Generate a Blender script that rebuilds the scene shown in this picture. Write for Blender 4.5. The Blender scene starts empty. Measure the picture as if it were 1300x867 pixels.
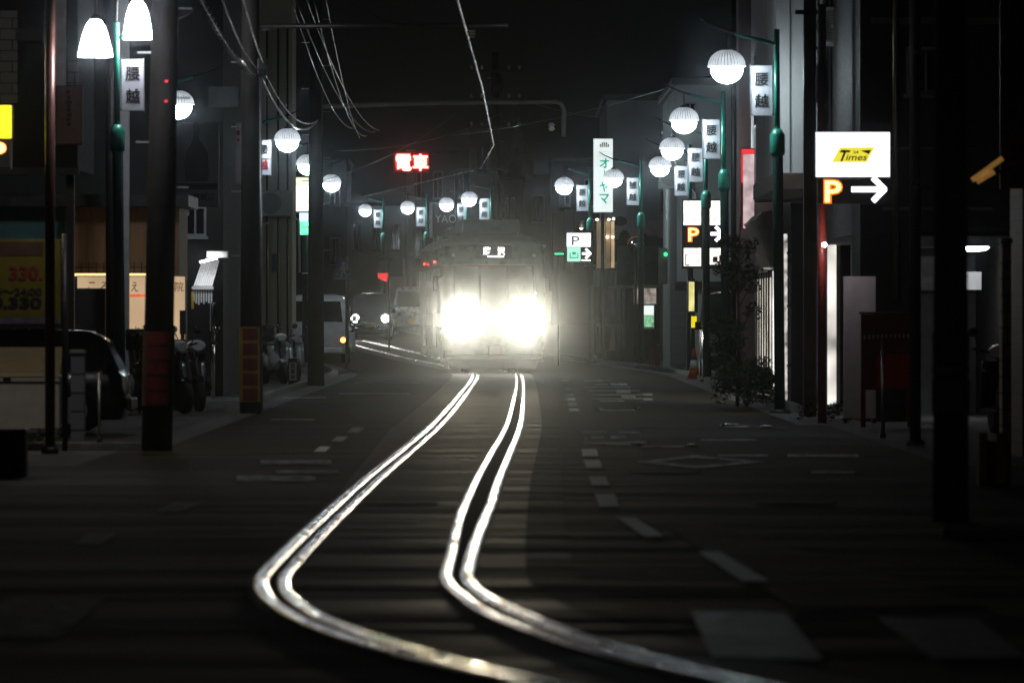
import bpy, bmesh, math, random
from mathutils import Vector, Matrix
random.seed(7)
scn = bpy.context.scene
COL = scn.collection
F = 8000.0; CX = 650.0; HZ = 403.0; CH = 1.34      # focal length and horizon in photo pixels, eye height in metres
PI = math.pi
def gz(y):                                          # the street climbs gently beyond 130 m
    if y < 130: return 0.0
    if y < 250: return 5e-5*(y-130)**2
    return 0.72+0.012*(y-250)
def PX(px, Y): return (px-CX)*Y/F
def PZ(py, Y): return CH-(py-HZ)*Y/F
def G(px, py):                                      # a pixel of the flat road
    k = CH/(py-HZ); return ((px-CX)*k, F*k)

# ------------------------------------------------------------------ materials
MATS = {}
def mat(name, col, rough=0.6, metal=0.0, var=0.25, scale=6.0, bump=0.0, bscale=40.0, spec=0.5, stretch=None, coat=0.0, bdist=0.02, rvar=0.08, tint=None, worn=0.0):
    if name in MATS: return MATS[name]
    m = bpy.data.materials.new(name); m.use_nodes = True
    nt = m.node_tree; b = nt.nodes['Principled BSDF']
    b.inputs['Roughness'].default_value = rough; b.inputs['Metallic'].default_value = metal
    b.inputs['Specular IOR Level'].default_value = spec
    b.inputs['Coat Weight'].default_value = coat
    tc = nt.nodes.new('ShaderNodeTexCoord'); src = tc.outputs['Object']
    if stretch:
        mp = nt.nodes.new('ShaderNodeMapping'); mp.inputs['Scale'].default_value = stretch
        nt.links.new(src, mp.inputs['Vector']); src = mp.outputs['Vector']
    n = nt.nodes.new('ShaderNodeTexNoise'); n.inputs['Scale'].default_value = scale; n.inputs['Detail'].default_value = 6
    nt.links.new(src, n.inputs['Vector'])
    r = nt.nodes.new('ShaderNodeValToRGB')
    lo = [max(0, c*(1-var)) for c in col]; hi = [min(1, c*(1+var)) for c in col]
    r.color_ramp.elements[0].position = 0.3; r.color_ramp.elements[1].position = 0.7
    r.color_ramp.elements[0].color = (*lo, 1); r.color_ramp.elements[1].color = (*hi, 1)
    nt.links.new(n.outputs['Fac'], r.inputs['Fac']); nt.links.new(r.outputs['Color'], b.inputs['Base Color'])
    mr = nt.nodes.new('ShaderNodeMapRange')
    mr.inputs['To Min'].default_value = max(0.02, rough-rvar); mr.inputs['To Max'].default_value = min(1, rough+rvar); mr.inputs['From Min'].default_value = 0.3; mr.inputs['From Max'].default_value = 0.7
    nt.links.new(n.outputs['Fac'], mr.inputs['Value']); nt.links.new(mr.outputs['Result'], b.inputs['Roughness'])
    if bump:
        n2 = nt.nodes.new('ShaderNodeTexNoise'); n2.inputs['Scale'].default_value = bscale; n2.inputs['Detail'].default_value = 4
        nt.links.new(src, n2.inputs['Vector'])
        bp = nt.nodes.new('ShaderNodeBump'); bp.inputs['Strength'].default_value = bump; bp.inputs['Distance'].default_value = bdist
        nt.links.new(n2.outputs['Fac'], bp.inputs['Height']); nt.links.new(bp.outputs['Normal'], b.inputs['Normal'])
    if tint: b.inputs['Specular Tint'].default_value = (*tint, 1)
    if worn:                                          # bare patches where the paint has gone
        n3 = nt.nodes.new('ShaderNodeTexNoise'); n3.inputs['Scale'].default_value = 7.0; n3.inputs['Detail'].default_value = 8; n3.inputs['Roughness'].default_value = 0.7
        nt.links.new(tc.outputs['Object'], n3.inputs['Vector'])
        gt = nt.nodes.new('ShaderNodeMath'); gt.operation = 'GREATER_THAN'; gt.inputs[1].default_value = worn
        nt.links.new(n3.outputs['Fac'], gt.inputs[0]); nt.links.new(gt.outputs[0], b.inputs['Alpha'])
    MATS[name] = m; return m
def tiles(name, col, mortar, w, h, rough=0.5, msize=0.06, off=0.5, rot=True):
    if name in MATS: return MATS[name]
    m = bpy.data.materials.new(name); m.use_nodes = True; nt = m.node_tree; b = nt.nodes['Principled BSDF']
    tc = nt.nodes.new('ShaderNodeTexCoord'); sx = nt.nodes.new('ShaderNodeSeparateXYZ'); cb = nt.nodes.new('ShaderNodeCombineXYZ')
    nt.links.new(tc.outputs['Object'], sx.inputs['Vector'])
    ad = nt.nodes.new('ShaderNodeMath'); ad.operation = 'ADD'
    nt.links.new(sx.outputs['X'], ad.inputs[0]); nt.links.new(sx.outputs['Y'], ad.inputs[1])
    nt.links.new(ad.outputs[0], cb.inputs['X']); nt.links.new(sx.outputs['Z'], cb.inputs['Y'])
    br = nt.nodes.new('ShaderNodeTexBrick'); br.offset = off
    br.inputs['Scale'].default_value = 1; br.inputs['Brick Width'].default_value = w; br.inputs['Row Height'].default_value = h
    br.inputs['Mortar Size'].default_value = msize*h
    br.inputs['Color1'].default_value = (*col, 1); br.inputs['Color2'].default_value = (*[c*0.75 for c in col], 1)
    br.inputs['Mortar'].default_value = (*mortar, 1)
    nt.links.new(cb.outputs['Vector'], br.inputs['Vector']); nt.links.new(br.outputs['Color'], b.inputs['Base Color'])
    bp = nt.nodes.new('ShaderNodeBump'); bp.inputs['Strength'].default_value = 0.6; bp.inputs['Distance'].default_value = 0.01; bp.invert = True
    nt.links.new(br.outputs['Fac'], bp.inputs['Height']); nt.links.new(bp.outputs['Normal'], b.inputs['Normal'])
    b.inputs['Roughness'].default_value = rough
    MATS[name] = m; return m
def glow(name, col, s, var=0.0, scale=3.0):
    if name in MATS: return MATS[name]
    m = bpy.data.materials.new(name); m.use_nodes = True; nt = m.node_tree
    b = nt.nodes['Principled BSDF']
    b.inputs['Base Color'].default_value = (*[0.5*c for c in col], 1); b.inputs['Roughness'].default_value = 0.3
    b.inputs['Emission Color'].default_value = (*col, 1); b.inputs['Emission Strength'].default_value = s
    if var:
        tc = nt.nodes.new('ShaderNodeTexCoord'); n = nt.nodes.new('ShaderNodeTexNoise'); n.inputs['Scale'].default_value = scale
        nt.links.new(tc.outputs['Object'], n.inputs['Vector'])
        mr = nt.nodes.new('ShaderNodeMapRange'); mr.inputs['From Min'].default_value = 0.3; mr.inputs['From Max'].default_value = 0.7
        mr.inputs['To Min'].default_value = s*(1-var); mr.inputs['To Max'].default_value = s*(1+var)
        nt.links.new(n.outputs['Fac'], mr.inputs['Value']); nt.links.new(mr.outputs['Result'], b.inputs['Emission Strength'])
    MATS[name] = m; return m

# ------------------------------------------------------------------ mesh building
class MB:
    def __init__(s): s.bm = bmesh.new()
    def box(s, x0, x1, y0, y1, z0, z1, bevel=0.0):
        v = [s.bm.verts.new((x, y, z)) for x in (x0, x1) for y in (y0, y1) for z in (z0, z1)]
        fs = [s.bm.faces.new([v[i] for i in q]) for q in ((0,1,3,2),(4,6,7,5),(0,4,5,1),(2,3,7,6),(0,2,6,4),(1,5,7,3))]
        if bevel:
            es = list({e for f in fs for e in f.edges})
            bmesh.ops.bevel(s.bm, geom=es, offset=bevel, segments=2, affect='EDGES', profile=0.5)
        return s
    def tube(s, pts, r, n=8, cap=True):
        pts = [Vector(p) for p in pts]; rs = r if isinstance(r, (list, tuple)) else [r]*len(pts)
        rings = []; up = None
        for i, p in enumerate(pts):
            d = (pts[min(i+1, len(pts)-1)]-pts[max(i-1, 0)]).normalized()
            if up is None:
                up = Vector((0, 0, 1)) if abs(d.z) < 0.9 else Vector((1, 0, 0))
            a = d.cross(up)
            if a.length < 1e-4: a = d.cross(Vector((0, 1, 0)))
            a.normalize(); b = a.cross(d).normalized(); up = b
            rings.append([s.bm.verts.new(p+(a*math.cos(2*PI*k/n)+b*math.sin(2*PI*k/n))*rs[i]) for k in range(n)])
        for i in range(len(rings)-1):
            for k in range(n):
                f = s.bm.faces.new((rings[i][k], rings[i][(k+1) % n], rings[i+1][(k+1) % n], rings[i+1][k])); f.smooth = n > 5
        if cap:
            s.bm.faces.new(rings[0][::-1]); s.bm.faces.new(rings[-1])
        return s
    def lathe(s, prof, c=(0, 0, 0), n=20, axis='z', cap=True):
        rings = []
        for r, h in prof:
            ring = []
            for k in range(n):
                a = 2*PI*k/n; u, w = r*math.cos(a), r*math.sin(a)
                p = (u, w, h) if axis == 'z' else (h, u, w) if axis == 'x' else (u, h, w)
                ring.append(s.bm.verts.new((c[0]+p[0], c[1]+p[1], c[2]+p[2])))
            rings.append(ring)
        for i in range(len(rings)-1):
            for k in range(n):
                f = s.bm.faces.new((rings[i][k], rings[i][(k+1) % n], rings[i+1][(k+1) % n], rings[i+1][k])); f.smooth = True
        if cap:
            s.bm.faces.new(rings[0][::-1]); s.bm.faces.new(rings[-1])
        return s
    def prism(s, poly, y0, y1):                      # polygon of (x, z), extruded along y
        a = [s.bm.verts.new((x, y0, z)) for x, z in poly]; b = [s.bm.verts.new((x, y1, z)) for x, z in poly]
        s.bm.faces.new(a); s.bm.faces.new(b[::-1])
        for i in range(len(poly)):
            j = (i+1) % len(poly); s.bm.faces.new((a[i], b[i], b[j], a[j]))
        return s
    def slab(s, quad, off):                          # four points plus a thickness vector
        o = Vector(off); a = [s.bm.verts.new(Vector(p)) for p in quad]; b = [s.bm.verts.new(Vector(p)+o) for p in quad]
        s.bm.faces.new(a); s.bm.faces.new(b[::-1])
        for i in range(4):
            j = (i+1) % 4; s.bm.faces.new((a[i], b[i], b[j], a[j]))
        return s
    def sheet(s, pts):
        s.bm.faces.new([s.bm.verts.new(p) for p in pts]); return s
    def loft(s, rings, cap=True, smooth=True):
        R = [[s.bm.verts.new(p) for p in r] for r in rings]; n = len(R[0])
        for i in range(len(R)-1):
            for k in range(n):
                f = s.bm.faces.new((R[i][k], R[i][(k+1) % n], R[i+1][(k+1) % n], R[i+1][k])); f.smooth = smooth
        if cap:
            s.bm.faces.new(R[0][::-1]); s.bm.faces.new(R[-1])
        return s
    def ball(s, c, r, n=16, m=10, squash=1.0):
        prof = [(max(1e-3, r*math.sin(PI*i/m)), -r*squash*math.cos(PI*i/m)) for i in range(m+1)]
        return s.lathe(prof, c, n)
    def build(s, name, material, parent=None, origin=None):
        o = Vector((0, 0, 0))
        if parent is not None:
            r = parent
            while r.parent is not None: r = r.parent
            if r.get('_world'): o = r.location.copy()
        elif origin is not None: o = Vector(origin)
        if o.length: bmesh.ops.translate(s.bm, verts=s.bm.verts, vec=-o)
        bmesh.ops.recalc_face_normals(s.bm, faces=s.bm.faces)
        me = bpy.data.meshes.new(name); s.bm.to_mesh(me); s.bm.free()
        me.materials.append(material)
        ob = bpy.data.objects.new(name, me); COL.objects.link(ob)
        if parent is not None: ob.parent = parent
        else: ob.location = o
        return ob
def tag(o, label=None, cat=None, group=None, kind=None):
    if label: o['label'] = label
    if cat: o['category'] = cat
    if group: o['group'] = group
    if kind: o['kind'] = kind
    return o
def thing(name, loc, label, cat, group=None, world=True, rz=0.0):
    o = bpy.data.objects.new(name, None); COL.objects.link(o); o.location = loc; o.rotation_euler = (0, 0, rz)
    o.empty_display_size = 0.2
    if world: o['_world'] = 1
    return tag(o, label, cat, group)
def rrect(hw, y0, y1, r, z, n=4):
    pts = []
    for cx_, cy_, a0 in ((hw-r, y1-r, 0), (-hw+r, y1-r, 90), (-hw+r, y0+r, 180), (hw-r, y0+r, 270)):
        for k in range(n+1):
            a = math.radians(a0+90*k/n); pts.append((cx_+r*math.cos(a), cy_+r*math.sin(a), z))
    return pts
def copy_tree(o, parent=None):
    c = o.copy(); COL.objects.link(c)
    if parent is not None: c.parent = parent
    for ch in list(o.children): copy_tree(ch, c)
    return c
_tc = {}
def glyphs(txt, bold=0.0, shear=0.0):
    k = (txt, bold, shear)
    if k not in _tc:
        cu = bpy.data.curves.new('t', 'FONT'); cu.body = txt; cu.size = 1; cu.offset = bold; cu.shear = shear; cu.resolution_u = 3
        cu.fill_mode = 'FRONT'
        ob = bpy.data.objects.new('t', cu); COL.objects.link(ob)
        dg = bpy.context.evaluated_depsgraph_get(); me = bpy.data.meshes.new_from_object(ob.evaluated_get(dg))
        v = [tuple(x.co) for x in me.vertices]; f = [tuple(p.vertices) for p in me.polygons]
        bpy.data.objects.remove(ob); bpy.data.curves.remove(cu); bpy.data.meshes.remove(me)
        _tc[k] = (v, f)
    return _tc[k]
def letters(mb, txt, x0, x1, z0, z1, y, bold=0.0, shear=0.0, keep=False):
    v, f = glyphs(txt, bold, shear)
    if not v: return mb
    ax, bx_ = min(p[0] for p in v), max(p[0] for p in v); az, bz = min(p[1] for p in v), max(p[1] for p in v)
    sx, sz = (x1-x0)/max(1e-6, bx_-ax), (z1-z0)/max(1e-6, bz-az)
    V = [mb.bm.verts.new((x0+(p[0]-ax)*sx, y, z0+(p[1]-az)*sz)) for p in v]
    fs = []
    for q in f:
        try: fs.append(mb.bm.faces.new([V[i] for i in q]))
        except ValueError: pass
    r = bmesh.ops.extrude_face_region(mb.bm, geom=fs)
    bmesh.ops.translate(mb.bm, verts=[g for g in r['geom'] if isinstance(g, bmesh.types.BMVert)], vec=(0, -0.006, 0))
    return mb
def column_letters(mb, txt, x0, x1, z0, z1, y, gap=0.2, bold=0.0):
    n = len(txt); h = (z1-z0)/(n+(n-1)*gap)
    for i, c in enumerate(txt):
        top = z1-i*h*(1+gap); hh = h
        if c == 'ー':
            mb.box((x0+x1)/2-(x1-x0)*0.06, (x0+x1)/2+(x1-x0)*0.06, y-0.006, y, top-h, top)
        else: letters(mb, c, x0, x1, top-hh, top, y, bold)
    return mb
def arrow(mb, x0, x1, z0, z1, y, t):                  # arrow pointing right
    zc = (z0+z1)/2; L = (z1-z0)/2
    mb.box(x0, x1-t*0.7, y-0.006, y, zc-t/2, zc+t/2)
    for s in (1, -1):
        a = (x1, zc); b = (x1-L, zc+s*L)
        d = Vector((b[0]-a[0], b[1]-a[1])).normalized(); n_ = Vector((-d.y, d.x))*t/2
        e = Vector((a[0], a[1]))-d*t*0.2; g = Vector(b)
        mb.prism([(e.x+n_.x, e.y+n_.y), (g.x+n_.x, g.y+n_.y), (g.x-n_.x, g.y-n_.y), (e.x-n_.x, e.y-n_.y)], y-0.0065-0.001*s, y-0.0005*(1+s)-0.0003)
    return mb
def smooth_path(pts, step=1.0):                       # Catmull-Rom through the points
    P = [Vector(p) for p in pts]; P = [P[0]*2-P[1]]+P+[P[-1]*2-P[-2]]; out = []
    for i in range(1, len(P)-2):
        a, b, c, d = P[i-1:i+3]; n = max(2, int((c-b).length/step))
        for k in range(n):
            t = k/n
            out.append(0.5*((2*b)+(c-a)*t+(2*a-5*b+4*c-d)*t*t+(3*b-a-3*c+d)*t**3))
    out.append(P[-2]); return out
HEADW = 4400.0; HEADA = 5.0; HAZED = 0.00019; HAZEG = 0.9955; SKYS = 0.0003

# ------------------------------------------------------------------ shared materials
ASPH = mat('asphalt', (0.047, 0.036, 0.022), 0.78, var=0.65, scale=0.7, bump=0.55, bscale=0.55, spec=0.07, stretch=(0.2, 1, 1), bdist=0.11, tint=(1.0, 0.8, 0.5))
BED = mat('track_paving', (0.074, 0.047, 0.020), 0.64, var=0.7, scale=0.8, bump=0.6, bscale=0.55, spec=0.24, stretch=(0.2, 1, 1), bdist=0.12, rvar=0.14, tint=(1.0, 0.76, 0.42))
GRND = mat('concrete_ground', (0.09, 0.087, 0.08), 0.85, var=0.3, scale=1.0, bump=0.3, bscale=12)
PAINT = mat('road_paint', (0.8, 0.76, 0.66), 0.5, var=0.2, scale=9, bump=0.2, bscale=20, worn=0.38)
PAINT_OLD = mat('worn_road_paint', (0.42, 0.40, 0.36), 0.55, var=0.5, scale=7, bump=0.2, bscale=20, worn=0.47)
STONE = mat('kerb_stone', (0.22, 0.215, 0.2), 0.8, var=0.3, scale=4, bump=0.3)
RAIL = mat('polished_rail_steel', (0.93, 0.92, 0.9), 0.19, metal=1.0, var=0.3, scale=1.7, rvar=0.13)
RUST = mat('worn_rail_steel', (0.88, 0.85, 0.82), 0.2, metal=1.0, var=0.35, scale=1.9, rvar=0.14)
GROOVE = mat('flangeway_dirt', (0.035, 0.032, 0.028), 0.9, var=0.3)
POLE = mat('weathered_concrete_pole', (0.026, 0.023, 0.020), 0.8, var=0.45, scale=3, bump=0.3)
STEEL = mat('dark_steel', (0.045, 0.045, 0.045), 0.45, metal=0.6, var=0.3)
GALV = mat('galvanised_steel', (0.45, 0.46, 0.47), 0.4, metal=0.9, var=0.25)
GREEN = mat('green_pole_paint', (0.02, 0.24, 0.17), 0.35, var=0.2, coat=0.3)
DGREEN = mat('dark_green_pole_paint', (0.012, 0.06, 0.05), 0.45, var=0.3)
BLACK = mat('black_plastic', (0.015, 0.015, 0.015), 0.5, var=0.2)
INK = mat('black_ink', (0.012, 0.012, 0.014), 0.7, var=0.1)
RUBBER = mat('rubber', (0.018, 0.018, 0.018), 0.8, var=0.2)
WHITE = mat('white_panel', (0.75, 0.75, 0.76), 0.4, var=0.06)
BANNER = mat('banner_panel', (0.62, 0.63, 0.7), 0.35, var=0.06, scale=3)
RED = mat('red_paint', (0.5, 0.02, 0.015), 0.45, var=0.2)
CHROME = mat('chrome', (0.85, 0.85, 0.85), 0.08, metal=1.0, var=0.03)
GLASS = mat('dark_glass', (0.012, 0.014, 0.016), 0.06, var=0.1, spec=0.6)
CARBLACK = mat('black_car_paint', (0.012, 0.013, 0.015), 0.22, var=0.1, coat=0.6)
CARWHITE = mat('white_car_paint', (0.66, 0.68, 0.72), 0.28, var=0.05, coat=0.5)
CARSILVER = mat('silver_car_paint', (0.45, 0.46, 0.46), 0.3, var=0.08, metal=0.3, coat=0.4)
PLATE = mat('yellow_number_plate', (0.65, 0.48, 0.03), 0.5, var=0.05)
LAMPG = glow('lamp_globe_light', (0.80, 0.94, 1.0), 62.0)
BELLG = glow('bell_shade_light', (0.93, 0.93, 1.0), 55.0)
SIGNW = glow('backlit_white', (0.95, 0.96, 1.0), 1.5)
LEDO = glow('orange_led', (1.0, 0.52, 0.13), 5.0)
LEDW = glow('white_led', (0.95, 0.93, 1.0), 4.0)
LEDR = glow('red_led', (1.0, 0.22, 0.17), 9.0)
LEDG = glow('green_glow', (0.05, 1.0, 0.35), 1.6)

# ------------------------------------------------------------------ the setting
SH = [(145, 0), (149, -0.15), (162, -0.85), (175, -1.75), (222, -5.0), (260, -8.7), (300, -13.7), (400, -30), (600, -80)]
def shift(y):                                        # how far the street has bent to the left
    if y <= 145: return 0.0
    for (a, u), (b, v) in zip(SH, SH[1:]):
        if y <= b: return u+(v-u)*(y-a)/(b-a)
    return SH[-1][1]
ys = [-20, 0, 20, 45, 70, 100, 130]+[130+8*i for i in range(1, 16)]+[280, 330, 400, 500, 600]
mb = MB(); xs = [-500, -60, -12, 0, 12, 60, 500]
V = [[mb.bm.verts.new((x, y, gz(y)-0.012)) for x in xs] for y in ys]
for i in range(len(ys)-1):
    for j in range(len(xs)-1):
        f = mb.bm.faces.new((V[i][j], V[i][j+1], V[i+1][j+1], V[i+1][j])); f.smooth = True
tag(mb.build('ground', GRND), kind='structure')
def strip(name, m, fl, fr, y0, y1, z, step=2.0):
    mb = MB(); n = max(1, int((y1-y0)/step)); L = []
    for i in range(n+1):
        y = y0+(y1-y0)*i/n
        L.append((mb.bm.verts.new((fl(y), y, gz(y)+z)), mb.bm.verts.new((fr(y), y, gz(y)+z))))
    for a, b in zip(L, L[1:]): mb.bm.faces.new((a[0], a[1], b[1], b[0]))
    return tag(mb.build(name, m), kind='structure')
strip('street', ASPH, lambda y: -3.95+shift(y), lambda y: 3.95+shift(y), 57, 300, 0.0)
strip('crossing_street', ASPH, lambda y: -60, lambda y: 60, -15, 57, 0.0, 20)

# track centre line, left rail traced from the photograph and offset
A = [(-1.285+(33-y)**2/78.0, y) for y in [4+0.6*i for i in range(49)]]
A += [(-1.285, 34.5), (-1.282, 37), (-1.262, 42), (-1.205, 52), (-1.118, 62), (-1.0, 77), (-0.93, 98), (-0.88, 125), (-0.89, 141), (-1.0, 149),
      (-1.62, 162), (-2.55, 175), (-5.9, 222), (-9.6, 260), (-14.5, 300)]
A = [v for v in smooth_path([(x, y, 0) for x, y in A], 0.5)]
def tab(T):                                          # value along the street from a table of (y, value)
    def f(y):
        if y <= T[0][0]: return T[0][1]
        for (a, u), (b, v) in zip(T, T[1:]):
            if y <= b: return u+(v-u)*(y-a)/(b-a)
        return T[-1][1]
    return f
def offset(path, dd):
    out = []
    for i, p in enumerate(path):
        d = dd(p.y) if callable(dd) else dd
        t = (path[min(i+1, len(path)-1)]-path[max(i-1, 0)]).normalized()
        out.append(p+Vector((t.y, -t.x, 0))*d)
    return out
def ribbon(path, dl, dr, z, name, m):
    a, b = offset(path, dl), offset(path, dr); mb = MB()
    P = [(mb.bm.verts.new((u.x, u.y, gz(u.y)+z)), mb.bm.verts.new((v.x, v.y, gz(v.y)+z))) for u, v in zip(a, b)]
    for p, q in zip(P, P[1:]): mb.bm.faces.new((p[0], p[1], q[1], q[0]))
    return tag(mb.build(name, m), kind='structure')
ribbon(A, tab(((20, -0.06), (48, -0.08), (75, -0.45), (300, -0.5))), 1.36, 0.004, 'track_bed', BED)
ribbon(A, 1.36, 1.62, 0.005, 'track_edge_paving', mat('edge_paving', (0.034, 0.025, 0.016), 0.75, var=0.4, scale=1.0, bump=0.8, bscale=0.55, spec=0.08, stretch=(0.2, 1, 1), bdist=0.1))
ribbon(A, 0.040, 0.082, 0.008, 'flangeway', GROOVE)
OC = tab(((20, 0.66), (23, 0.74), (26, 0.84), (30, 0.94), (36, 0.945), (42, 0.915), (60, 0.92), (100, 0.95), (141, 0.98))); OD = tab(((20, 0.76), (23, 0.84), (25, 0.93), (28, 1.04), (36, 1.06), (45, 1.10), (300, 1.12)))
ribbon(A, lambda y: OC(y)+0.02, lambda y: OD(y)-0.03, 0.0082, 'flangeway', GROOVE)
def rail(d, w, name, m, top, label):
    path = offset(A, d); mb = MB(); h = w/2
    prof = [(-h*math.cos(PI*k/10), 0.005+(top-0.005)*math.sin(PI*k/10)) for k in range(11)]
    rings = []
    for i, p in enumerate(path):
        t = (path[min(i+1, len(path)-1)]-path[max(i-1, 0)]).normalized(); n = Vector((t.y, -t.x, 0))
        rings.append([(p+n*u+Vector((0, 0, w_+gz(p.y)))) for u, w_ in prof])
    mb.loft(rings, cap=True, smooth=True)
    return tag(mb.build(name, m), label, 'rail', 'steel rails set in the street')
rail(0.0, 0.076, 'running_rail', RAIL, 0.026, 'bright polished outer rail of the left pair, swinging widest at the bend')
rail(0.112, 0.066, 'guard_rail', RUST, 0.024, 'narrower rail lying just inside the leftmost rail')
rail(OC, 0.066, 'guard_rail', RUST, 0.024, 'inner rail of the right pair, left of the rightmost rail')
rail(OD, 0.076, 'running_rail', RAIL, 0.026, 'polished rightmost rail, outer one of the right pair')

def quad(mb, pts, z=0.0095):
    P = [G(*p) for p in pts]; mb.sheet([(x, y, gz(y)+z) for x, y in P])
# edge dashes along both sides of the track
mb = MB()
for q in (((738,571),(757,571),(760,580),(740,580)), ((741,585),(761,585),(765,595),(744,595)), ((748,606),(769,606),(774,617),(751,617)),
          ((755,628),(780,628),(786,644),(761,644)), ((783,658),(806,658),(843,682),(818,683)), ((886,702),(914,702),(976,739),(943,740)),
          ((717,500.5),(728,500.5),(729,502),(717.5,502)), ((718,506),(730,506),(731,509),(719,509)), ((720,512),(732,512),(733,516),(720.5,516)),
          ((722,519),(734,519),(736,523),(723,523)), ((712,483),(721,483),(722,485),(713,485)), ((716,493),(725,493),(726,495.5),(717,495.5))):
    quad(mb, q)
for x, y in ((452, 547), (432, 558), (410, 571)):
    quad(mb, ((x-4, y-3.2), (x+10, y-3.2), (x+3, y+3.2), (x-12, y+3.2)))
tag(mb.build('edge_dashes', PAINT), kind='structure')
mb = MB()
for q in (((876,776),(998,780),(1046,840),(904,836)), ((1114,786),(1240,787),(1308,837),(1184,838)), ((1352,790),(1470,792),(1570,840),(1452,840)),
          ):
    quad(mb, q)
tag(mb.build('crosswalk_stripes', mat('tyre_worn_paint', (0.8, 0.75, 0.64), 0.5, var=0.35, scale=5, bump=0.3, bscale=12, worn=0.38)), kind='structure')
mb = MB()
for q in (((10,760),(135,760),(75,812),(-70,812)), ((-250,760),(-120,760),(-200,812),(-345,812))): quad(mb, q)
for x, y, d in ((225, 645, 6), (120, 685, 7)): quad(mb, ((x-5, y-d), (x+32, y-d), (x+6, y+d), (x-28, y+d)))
tag(mb.build('crosswalk_stripes', mat('faded_road_paint', (0.12, 0.115, 0.10), 0.7, var=0.5, scale=7, worn=0.46)), kind='structure')
# worn characters painted on the right lane, seen nearly edge on
mb = MB()
for x0, y0, x1, y1 in ((740,484,766,484.9), (754,488,771,489.3), (775,487,796,489.8), (742,491.5,800,492.4), (746,496,812,497), (782,495,800,499.5),
                       (752,501,818,502.4), (788,501,806,505.5), (750,506,815,507.2), (816,500,828,503), (816,506,828,509), (760,509,792,510.2),
                       (738,548,770,551), (785,549,812,551), (750,555,766,557.5), (775,554,795,558), (740,562,770,565), (792,561,820,563), (742,556,745,566),
                       (770,562,800,566), (330,585,420,590), (300,605,400,612), (350,598,430,602)):
    quad(mb, ((x0, y0), (x1, y0), (x1+1, y1), (x0+1, y1)))
tag(mb.build('road_lettering', PAINT_OLD), kind='structure')
mb = MB()
D0 = [(808, 587), (880, 579), (972, 587), (884, 596)]; D1 = [(832, 587), (880, 582), (948, 587), (884, 592.5)]
for i in range(4): quad(mb, (D0[i], D0[(i+1) % 4], D1[(i+1) % 4], D1[i]))
for x0, y0, x1, y1 in ((890, 558.5, 960, 560), (912, 578, 975, 580), (920, 541.5, 950, 543), (1000, 578, 1090, 581), (1030, 599, 1085, 602), (742, 483, 775, 483.6),  # the two bars far right stand for red light streaks reflected on the road
                       (762, 521, 806, 521.9), (815, 567, 876, 568.3), (430, 500, 520, 500.9), (360, 505, 415, 506), (450, 486, 530, 486.8), (345, 533, 400, 534)):
    quad(mb, ((x0, y0), (x1, y0), (x1, y1), (x0, y1)))
tag(mb.build('markings_and_streaks', PAINT_OLD), kind='structure')
mb = MB(); quad(mb, ((845, 668), (900, 664), (1260, 772), (1010, 776)), 0.0065)  # warm sheen of lights on the road, painted as a brown patch
tag(mb.build('warm_sheen_patch', mat('warm_sheen_asphalt', (0.062, 0.034, 0.017), 0.8, var=0.3, scale=1.1, bump=0.7, bscale=2.6, spec=0.25, stretch=(0.35, 1, 1))), kind='structure')
for i, (x, y) in enumerate(((760, 521), (808, 521), (812, 567), (878, 568.5), (922, 542), (931, 542), (973, 544))):
    gx, gy = G(x, y); b = MB(); b.lathe([(0.075, 0.0), (0.07, 0.022), (0.03, 0.034)], (0, 0, 0), 10)
    o = b.build('road_stud', CHROME); o.location = (gx, gy, 0.008)
    lab = ['below the worn road characters, left of a pair', 'below the worn road characters, right of a pair',
           'above the painted diamond, left one of a pair', 'above the painted diamond, right one of a pair', 'near the right kerb, leftmost of three',
           'near the right kerb, middle one of three', 'near the right kerb, rightmost of three'][i]
    tag(o, 'small pale raised road stud '+lab, 'road stud', 'raised road studs')
# kerbs and gutters, a real step
def kerb(name, fx, w, y0, y1, h=0.10):
    mb = MB(); n = int((y1-y0)/3); R = []
    for i in range(n+1):
        y = y0+(y1-y0)*i/n; x = fx(y); z = gz(y)
        R.append([(x, y, z-0.02), (x, y, z+h), (x+w, y, z+h), (x+w, y, z-0.02)])
    mb.loft(R, smooth=False); return tag(mb.build(name, STONE), kind='structure')
kerb('kerb', lambda y: 3.98+shift(y), 0.14, 90, 270)
kerb('kerb', lambda y: -4.12+shift(y), 0.14, 90, 270)
mb = MB(); mb.box(-8, -3.75, 64.0, 64.16, -0.02, 0.07, 0.01); tag(mb.build('kerb', STONE), kind='structure')
mb = MB(); mb.box(2.62, 14, 38.4, 38.55, -0.02, 0.06, 0.01); tag(mb.build('kerb', STONE), kind='structure')
strip('gutter', mat('gutter_concrete', (0.10, 0.096, 0.088), 0.75, var=0.3, scale=3, bump=0.3), lambda y: 3.55+shift(y), lambda y: 3.95+shift(y), 78, 300, 0.006)
strip('gutter', MATS['gutter_concrete'], lambda y: -3.95+shift(y), lambda y: -3.55+shift(y), 66, 300, 0.006)

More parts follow.
